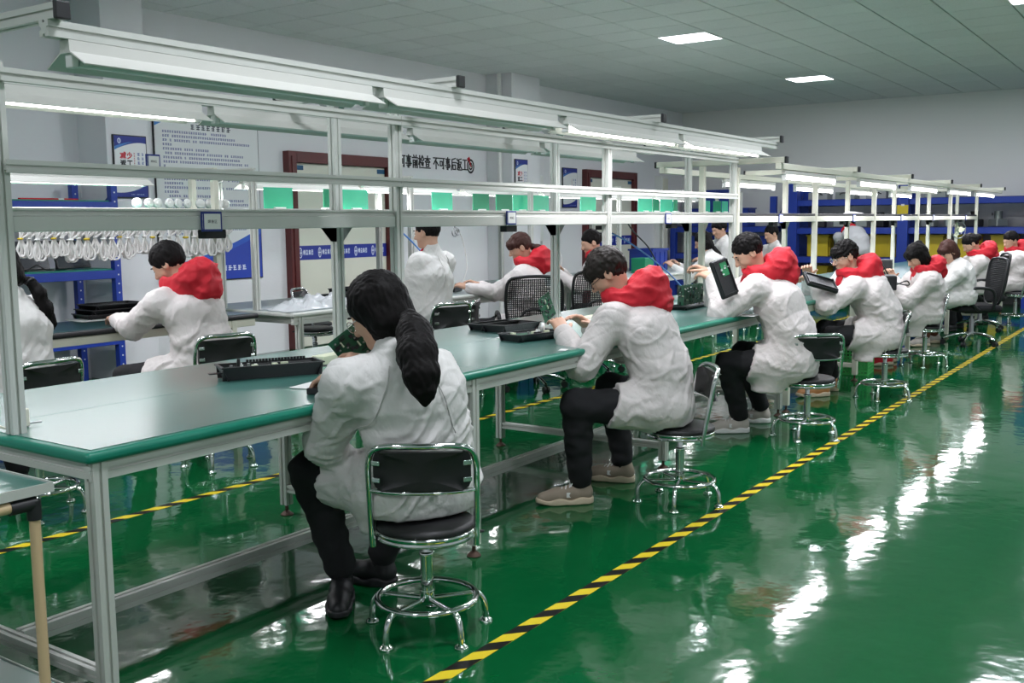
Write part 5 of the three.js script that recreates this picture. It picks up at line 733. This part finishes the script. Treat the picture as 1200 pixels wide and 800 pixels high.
{ // cream bench clutter
  const put = (px, py, h = T0) => at(px, py, h);
  let q = put(1045, 349); slab('white_box', 'white plastic box on the cream bench behind the man in wire glasses', 'box', M.cream, [q.x, T0, q.z - 0.1], 0.1, 0.2, 0.11, 0.12, 0.012);
  q = put(1042, 341); { const t = thing('soldering_station', 'black soldering station with cables on the cream bench', 'soldering station', [q.x + 0.2, T0, q.z - 0.1], 0.3); obj('housing', rbx(0.26, 0.12, 0.2, 0, 0.06, 0, 0.01), M.blackPlastic, t); obj('dial', cyl(0.02, 0.02, 0.012, 0, 0, 0, 16).rotateX(Math.PI / 2).translate(0.05, 0.06, 0.105), M.steel, t); obj('cable', tube([[0.1, 0.03, 0.1], [0.2, 0.06, 0.2], [0.28, 0.02, 0.22], [0.34, 0.05, 0.1], [0.3, 0.2, 0]], 0.006, 30, 6), M.cableDark, t); }
  crumple('plastic_bag', 'crumpled white bag on the cream bench past the soldering station', 'bag', phy(lin(0.78, 0.78, 0.78), 0.4), [10.15, T0, -2.95], 0.5, 0.3, 0.1, 6);
  crumple('plastic_bag', 'crumpled white bag lying on the black shelf of the cream frame', 'bag', phy(lin(0.75, 0.75, 0.75), 0.4), [10.15, 1.403, -2.9], 0.5, 0.16, 0.025, 6);
  for (let i = 0; i < 2; i++) slab('small_carton', i ? 'second small pinkish carton stacked on the crumpled white bag bench' : 'small pinkish carton on the cream bench by the white bag', 'carton', std(lin(0.6, 0.4, 0.34), 0.7), [10.62 + i * 0.15, T0, -2.92], 0.1 * i, 0.13, 0.15, 0.12, 0.003);
  for (let i = 0; i < 3; i++) { const t = thing('benchtop_meter', ['grey meter on the cream bench before the girl with the top knot', 'grey meter on the cream bench before the bowed woman', 'grey meter on the cream bench near its end'][i], 'meter', [11.1 + i * 1.7, T0, -2.85], 0.2); obj('housing', rbx(0.22, 0.16, 0.2, 0, 0.08, 0, 0.01), i ? M.aluDark : M.blackPlastic, t); obj('display', rbx(0.12, 0.05, 0.004, -0.02, 0.1, 0.101, 0.001), M.tabletDark, t); }
  { const t = thing('desk_fan', 'small round fan hanging at the last bay of the cream frame', 'fan', [15.0, 1.2, -2.85], -0.6); obj('guard', [new THREE.TorusGeometry(0.12, 0.006, 6, 30), new THREE.TorusGeometry(0.07, 0.004, 6, 24)], M.steel, t); obj('motor', cyl(0.04, 0.04, 0.08, 0, 0, 0, 16).rotateX(Math.PI / 2), M.foam, t); obj('stem', rod([0, 0.1, -0.01], [0, 0.145, -0.01], 0.01), M.steel, t); for (let i = 0; i < 3; i++) { const b = obj('blade', rbx(0.1, 0.05, 0.004, 0.055, 0, 0, 0.002).rotateX(0.4), M.foam, t); b.rotation.z = i * TAU / 3; } }
  { // perforated basket
    const t = thing('plastic_basket', 'green perforated basket on the floor under the cream bench', 'basket', [9.05, 0, -2.55], 0.1), w = 0.3, h = 0.24; const bars = []; for (let i = 0; i < 12; i++) { const a = i / 12 * TAU; } for (const s of [-1, 1]) for (let i = 0; i < 11; i++) { bars.push(bx(0.012, h, 0.005, -w / 2 + i * w / 10, h / 2, s * w / 2), bx(0.005, h, 0.012, s * w / 2, h / 2, -w / 2 + i * w / 10)); } for (let j = 0; j < 8; j++) for (const s of [-1, 1]) bars.push(bx(w, 0.014, 0.005, 0, 0.01 + j * h / 8, s * w / 2), bx(0.005, 0.014, w, s * w / 2, 0.01 + j * h / 8, 0)); const lm = std(lin(0.06, 0.42, 0.1), 0.45); obj('lattice', bars, lm, t).userData.kind = 'stuff'; obj('rim', [bx(w + 0.03, 0.025, 0.02, 0, h, w / 2), bx(w + 0.03, 0.025, 0.02, 0, h, -w / 2), bx(0.02, 0.025, w, w / 2, h, 0), bx(0.02, 0.025, w, -w / 2, h, 0)], lm, t); obj('bottom', bx(w, 0.006, w, 0, 0.003, 0), lm, t); obj('liner_bag', finish(net((p) => ellL(p, [0, 0.2, 0], [0.12, 0.07, 0.12]), [-0.15, 0.1, -0.15], [0.15, 0.3, 0.15], 0.02), (x, y, z) => 0.02 * ns(x * 14, y * 14, z * 14)), M.black, t); }
  bin(0.4, 0.32, 0.36, M.blue, 'blue crate on the floor under the cream bench past the basket', [10.9, 0, -2.75], 0);
  bin(0.4, 0.3, 0.36, M.blue, 'blue crate on the floor under the end of the cream bench', [13.1, 0, -2.8], 0);
}
// ---- signs clipped to the shelf beams
const signTex = canvasTex(256, 200, (g, w, h) => { g.fillStyle = '#21327f'; g.fillRect(0, 0, w, h); g.fillStyle = '#dfe0dc'; g.fillRect(18, 14, w - 36, h - 30); [...'焊接区'].forEach((c, i) => glyph(g, c, 66 + i * 44, 82, 36, 4, '#4a4a4a')); });
const signMat = std(0xffffff, 0.4, 0, { map: signTex });
function sign(label, x, y, z, w, h) { const t = thing('station_sign', label, 'sign', [x, y, z]); obj('holder', rbx(w, h, 0.006, 0, 0, 0, 0.002), M.blueDark, t); obj('card', bx(w - 0.006, h - 0.006, 0.002, 0, 0, 0.004), signMat, t); }
sign('blue framed station sign on the shelf beam by the hanging cables', atz(248, 261, -2.758).x, 1.362, -2.758, 0.085, 0.066);
sign('blue framed station sign on the shelf beam by the upright man', atz(599, 256, -2.758).x, 1.372, -2.758, 0.08, 0.066);
sign('blue framed station sign on the shelf beam above the bent man', atz(783, 257, -2.758).x, 1.365, -2.758, 0.08, 0.066);
[915, 1001, 1057, 1094, 1132].forEach((px, i) => sign('small station sign on bay ' + ['one', 'two', 'three', 'four', 'five'][i] + ' of the cream shelf, counted from the aluminium frame', atz(px, 255, -2.758).x, 1.362, -2.758, 0.08, 0.07));
sign('blue framed card standing on the cross rail by the printed rules', atz(183, 195, -2.735).x, 1.55, -2.75, 0.052, 0.045);
// ---- inner bench B
const TB = TOP + 0.001;
{ // cable bundles under the cream shelf
  const drop = (L, W, rot, dx, dz) => { const c = Math.cos(rot), q = Math.sin(rot); return tube([[0, 0], [0.55 * W, -0.35 * L], [W, -0.7 * L], [0.6 * W, -0.95 * L], [0, -L], [-0.6 * W, -0.95 * L], [-W, -0.7 * L], [-0.55 * W, -0.35 * L]].map(([x, y]) => V(c * x - q * y + dx * -y * 8, q * x + c * y, dz * y * 6)), 0.0062, 36, 6, true); };
  const mk = (k) => { const o = []; for (let i = 0; i < 5; i++) o.push(drop(0.1 + 0.006 * ((i * 2 + k) % 3), 0.012 + 0.0045 * i, -0.12 + 0.05 * i, 0.004 * (i - 2), 0.012 * Math.sin(i * 2 + k))); for (let i = 0; i < 4; i++) o.push(drop(0.062 + 0.004 * (i % 2), 0.01 + 0.004 * i, 2.2 + 0.14 * i + 0.1 * k, 0.0, 0.02 * Math.cos(i * 2 + k))); for (const g of o) g.translate(0, -0.055, 0); return o; };
  const vs = [0.2, 1.7, 3.1].map((k) => ({ c: merge(mk(k)), t: new THREE.TorusGeometry(0.012, 0.006, 6, 14).rotateX(Math.PI / 2).translate(0, -0.055, 0), h: rod([0, -0.055, 0.004], [0, 0.075, 0.004], 0.004, 6) }));
  const n = 26; for (let i = 0; i < n; i++) { const px = 24 + i * (266 - 24) / (n - 1), p = atz(px, 281, -5.5), v = vs[i % 3]; const t = thing('cable_bundle', 'white coiled cable hanging in the row under the cream shelf', 'cable', [p.x, 1.335, -5.5], rr(-0.25, 0.25), 'coiled white cables'); const s = rr(0.9, 1.15); obj('coil', v.c, M.cable, t); obj('tie', v.t, i % 4 ? M.white : M.yellow, t); obj('strap', v.h, M.white, t); t.scale.set(s, s, s); }
  const r = thing('hanging_rail', 'thin black rail that the coiled cables hang from', 'rail'); obj('bar', rod([2.82, 1.41, -5.5], [4.54, 1.41, -5.5], 0.006), M.black, r); for (const x of [2.86, 3.6, 4.5]) obj('hook', rod([x, 1.405, -5.5], [x, 1.405, -5.545], 0.004), M.black, r);
}
for (let i = 0; i < 10; i++) { const px = [163, 177, 187, 201, 211, 222, 237, 247, 259, 266][i], p = atz(px, 241, -5.58); const t = thing('white_spool', 'round white plastic cap standing in the row on the cream shelf', 'spool', [p.x, 1.461, -5.6], rr(-0.3, 0.3), 'round white caps'); obj('disc', lathe([[0, 0.012], [0.026, 0.012], [0.031, 0.008], [0.032, 0], [0.031, -0.008], [0.026, -0.012], [0, -0.012]], 22).rotateX(Math.PI / 2).translate(0, 0.033, 0), M.whiteGloss, t); obj('hub', cyl(0.01, 0.01, 0.03, 0, 0, 0, 12).rotateX(Math.PI / 2).translate(0, 0.033, 0), M.white, t); }
{ // green panels on the aluminium shelf
  const L = [[309, 343, 1], [379, 388, 0], [401, 431, 1], [506, 530, 1], [554, 573, 0], [581, 600, 0], [601, 621, 1], [624, 643, 1], [680, 698, 1], [748, 764, 1], [765, 772, 0], [774, 788, 1], [789, 794, 0], [820, 832, 1], [836, 845, 0], [846, 853, 1], [874, 883, 1], [891, 902, 1]];
  L.forEach(([a, b, m], i) => { const p = atz(a, 235, -5.46), q = atz(b, 235, -5.46), w = q.x - p.x; if (p.x > 13.3) return; const t = thing('placard', m ? 'mint green plastic placard standing on the lit inner shelf' : 'dark green placard standing on the lit inner shelf', 'placard', [(p.x + q.x) / 2, 1.461, -5.46], 0, m ? 'mint green placards' : 'dark green placards'); obj('sheet', rbx(w, 0.15, 0.006, 0, 0.075, 0, 0.002), m ? M.mint : M.greenDeep, t); obj('foot', rbx(Math.min(w, 0.1), 0.012, 0.05, 0, 0.006, 0, 0.003), M.white, t); });
}
{ // dark bench contents
  const q = at(132, 372, TB); for (let i = 0; i < 3; i++) housing(['black plastic shell at the bottom of the pile beside the red hooded man', 'black plastic shell in the middle of the pile beside the red hooded man', 'black plastic shell on top of the pile beside the red hooded man'][i], [q.x + 0.02 * i, TB + 0.03 * i, q.z - 0.05], -0.12 + 0.05 * i, 0.36, 0.22, 0.028, {});
  const s = at(108, 375, TB); slab('paper_sheet', 'white bubble sheet under the pile of black shells', 'paper', M.paper, [s.x + 0.1, TB - 0.0008, s.z - 0.03], -0.12, 0.4, 0.0015, 0.24, 0.0005);
  const w = at(92, 365, TB); const t = thing('wire_spring', 'coiled metal clip at the back of the dark bench', 'clip', [w.x, TB, -5.78]); const pts = []; for (let i = 0; i < 50; i++) pts.push(V(-0.06 + i * 0.0025, 0.022 + 0.02 * Math.sin(i * 0.8), 0.02 * Math.cos(i * 0.8))); obj('coil', tube(pts, 0.004, 100, 5), M.cable, t); obj('tag', rbx(0.03, 0.03, 0.004, 0.075, 0.016, 0, 0.001), M.beige, t);
}
// tablets on the blue rack
[[84, 318, 0.25, 'dark screen leaning on the blue rack shelf beside the upright'], [30, 318, -0.1, 'dark screen on the blue rack shelf behind the ponytailed worker']].forEach(([px, py, tn, l]) => { const p = atz(px, py, -7.65); const t = thing('display_screen', l, 'screen', [p.x, 1.001, -7.66], tn); const sh = obj('panel', rbx(0.36, 0.24, 0.02, 0, 0, 0, 0.006), M.blackPlastic, t); sh.position.set(0, 0.122, 0); sh.rotation.x = -0.35; const g = obj('glass', rbx(0.33, 0.21, 0.003, 0, 0, 0.011, 0.001), M.tabletDark, sh); const st = obj('stand', rbx(0.12, 0.15, 0.008, 0, 0.075, -0.1, 0.003).rotateX(0), M.blackPlastic, t); });
{ const t = thing('cable', 'dark cable lying on the rack shelf between the two screens', 'cable', [4.5, 1.001, -7.58]); obj('sheath', tube([[-0.12, 0.006, 0], [-0.05, 0.05, 0.03], [0.0, 0.02, 0.04], [0.08, 0.006, 0.0]], 0.006, 24, 6), M.cableDark, t); obj('connector', rbx(0.03, 0.01, 0.014, 0.09, 0.007, 0, 0.002), M.black, t); }
{ const q = atz(60, 281, -7.7); const t = thing('red_strip', 'thin red strip lying on the upper shelf of the blue rack', 'strip', [q.x, 1.569, -7.7]); obj('strip', rbx(0.5, 0.015, 0.03, 0, 0, 0, 0.003), M.red, t); obj('label', rbx(0.05, 0.016, 0.031, 0.1, 0, 0, 0.002), M.paper, t); }
{ // aluminium inner bench contents
  const BG = phy(lin(0.8, 0.82, 0.84), 0.3, 0, { transmission: 0.35, thickness: 0 });
  let q = at(330, 358, TB); crumple('plastic_bag', 'heap of clear crumpled bags on the inner bench by the door', 'bag', BG, [5.15, TB, -5.22], 0.8, 0.36, 0.1, 9);
  housing('black housing behind the heap of clear bags', [5.75, TB, -5.5], 0.1, 0.4, 0.2, 0.05, { board: true }); housing('second black housing farther behind the clear bags', [6.15, TB, -5.85], 0.2, 0.34, 0.18, 0.06, {});
  { const t = thing('parts_box', 'black parts box of clear bags on the inner bench beside the upright man', 'box', [6.45, TB, -5.25], 0.05), w = 0.36, d = 0.22, h = 0.09; obj('body', [bx(w, 0.006, d, 0, 0.003, 0), bx(w, h, 0.006, 0, h / 2, d / 2), bx(w, h, 0.006, 0, h / 2, -d / 2), bx(0.006, h, d, w / 2, h / 2, 0), bx(0.006, h, d, -w / 2, h / 2, 0)], M.blackPlastic, t); obj('rim', [bx(w + 0.02, 0.012, 0.012, 0, h, d / 2), bx(w + 0.02, 0.012, 0.012, 0, h, -d / 2)], M.blackPlastic, t); }
  crumple('plastic_bag', 'clear bag spilling out of the black parts box', 'bag', BG, [6.47, TB + 0.085, -5.25], 0.3, 0.18, 0.06, 12);
  crumple('cleaning_cloth', 'pink cloth on the inner bench edge beside the upright man', 'cloth', std(lin(0.75, 0.3, 0.38), 0.8), [6.12, TB, -5.1], 0.22, 0.14, 0.06, 9);
  { const t = thing('desk_phone', 'black handset unit on the inner bench left of the red hooded woman'.replace('left of', 'before'), 'phone', [6.86, TB, -5.35], 0.3); const g = rbx(0.2, 0.05, 0.16, 0, 0.025, 0, 0.012, 3); obj('base', g, M.blackPlastic, t); obj('handset', tube([[-0.09, 0.06, 0], [-0.04, 0.085, 0], [0.04, 0.085, 0], [0.09, 0.06, 0]], 0.014, 20, 8), M.blackPlastic, t); }
  { const t = thing('tester_stand', 'slim stand with dials and a yellow warning label on the inner bench', 'tester', [7.05, TB, -5.75]); obj('column', rbx(0.06, 0.6, 0.03, 0, 0.3, 0, 0.004), M.alu, t); obj('dial', [cyl(0.03, 0.03, 0.02, 0, 0, 0, 20).rotateX(Math.PI / 2).translate(0, 0.5, 0.024)], M.steel, t); obj('dial', [cyl(0.018, 0.018, 0.02, 0, 0, 0, 18).rotateX(Math.PI / 2).translate(0, 0.41, 0.024)], M.steel, t);
    obj('warning_label', bx(0.05, 0.17, 0.002, 0, 0.24, 0.017), std(0xffffff, 0.5, 0, { map: canvasTex(64, 200, (g, w, h) => { g.fillStyle = '#e2c414'; g.fillRect(0, 0, w, h); g.strokeStyle = '#111'; g.lineWidth = 8; g.beginPath(); g.moveTo(42, 16); g.lineTo(20, 70); g.lineTo(42, 70); g.lineTo(20, 122); g.stroke(); g.fillStyle = '#111'; g.fillRect(4, 138, 56, 22); smallPrint(g, 6, 170, 54, 14, '#222'); }) }), t); }
  { const t = thing('clutter_tray', 'black tool tray with cables on the inner bench before the black haired woman', 'tray', [7.75, TB, -5.3], 0.1); obj('tray', [bx(0.3, 0.006, 0.2, 0, 0.003, 0), bx(0.3, 0.04, 0.006, 0, 0.02, 0.1), bx(0.3, 0.04, 0.006, 0, 0.02, -0.1)], M.blackPlastic, t); obj('cable', tube([[-0.12, 0.05, 0], [-0.02, 0.08, 0.05], [0.08, 0.05, -0.03], [0.15, 0.07, 0.02], [0.2, 0.03, 0.1]], 0.012, 40, 6), M.cableDark, t); obj('blue_strap', tube([[0.05, 0.05, 0.08], [0.15, 0.06, 0.1], [0.24, 0.02, 0.06]], 0.01, 20, 6), M.blue, t); }
  bin(0.42, 0.26, 0.3, M.blue, 'blue bin standing on the inner bench beyond the bent man', [11.0, TB, -5.55], 0);
  slab('green_carton', 'dark green box in front of the blue bin on the inner bench', 'box', M.greenDeep, [10.45, TB, -5.35], 0, 0.22, 0.17, 0.18, 0.006);
  { const t = thing('coiled_hose', 'grey coiled hose hanging below the inner shelf by the tester', 'hose', [6.98, 1.32, -5.38]); obj('coil', [new THREE.TorusGeometry(0.035, 0.006, 6, 24).translate(0, -0.05, 0), new THREE.TorusGeometry(0.03, 0.005, 6, 24).translate(0.02, -0.045, 0.012)], M.steel, t); obj('tail', tube([[0.05, -0.03, 0], [0.1, -0.1, 0], [0.14, -0.35, 0.02], [0.1, -0.5, 0.0]], 0.005, 24, 6), M.cable, t); obj('strap', rod([0, -0.02, 0], [0, 0.045, 0], 0.004, 6), M.black, t); }
  const cord = (label, pts, mat, r = 0.006) => { const t = thing('power_cable', label, 'cord'); obj('cord', tube(pts, r, 40, 6), mat, t); obj('plug', rbx(0.03, 0.025, 0.04, pts[0][0], pts[0][1] - 0.005, pts[0][2], 0.004), M.black, t); };
  cord('blue air hose slanting down behind the upright man', [[6.15, 1.385, -5.42], [6.4, 1.18, -5.35], [6.62, 0.98, -5.35], [6.7, 0.79, -5.4]], M.cableBlue, 0.007);
  cord('white cord hanging behind the red hooded woman', [[8.55, 1.38, -5.42], [8.66, 1.3, -5.4], [8.68, 1.1, -5.38], [8.7, 0.95, -5.36], [8.55, 0.8, -5.36]], M.cable, 0.007);
  cord('blue cable running from the far bench to the man with the black case', [[5.3, 1.32, -3.0], [5.7, 1.2, -2.98], [6.2, 0.98, -2.95], [6.5, 0.785, -2.92]], M.cableBlue, 0.005);
  cord('dark cord slanting below the shelf near the blue bin', [[10.05, 1.375, -5.36], [10.2, 1.25, -5.35], [10.5, 1.05, -5.3], [10.7, 0.79, -5.25]], M.cableDark, 0.008);
}
renderer.render(scene, camera);
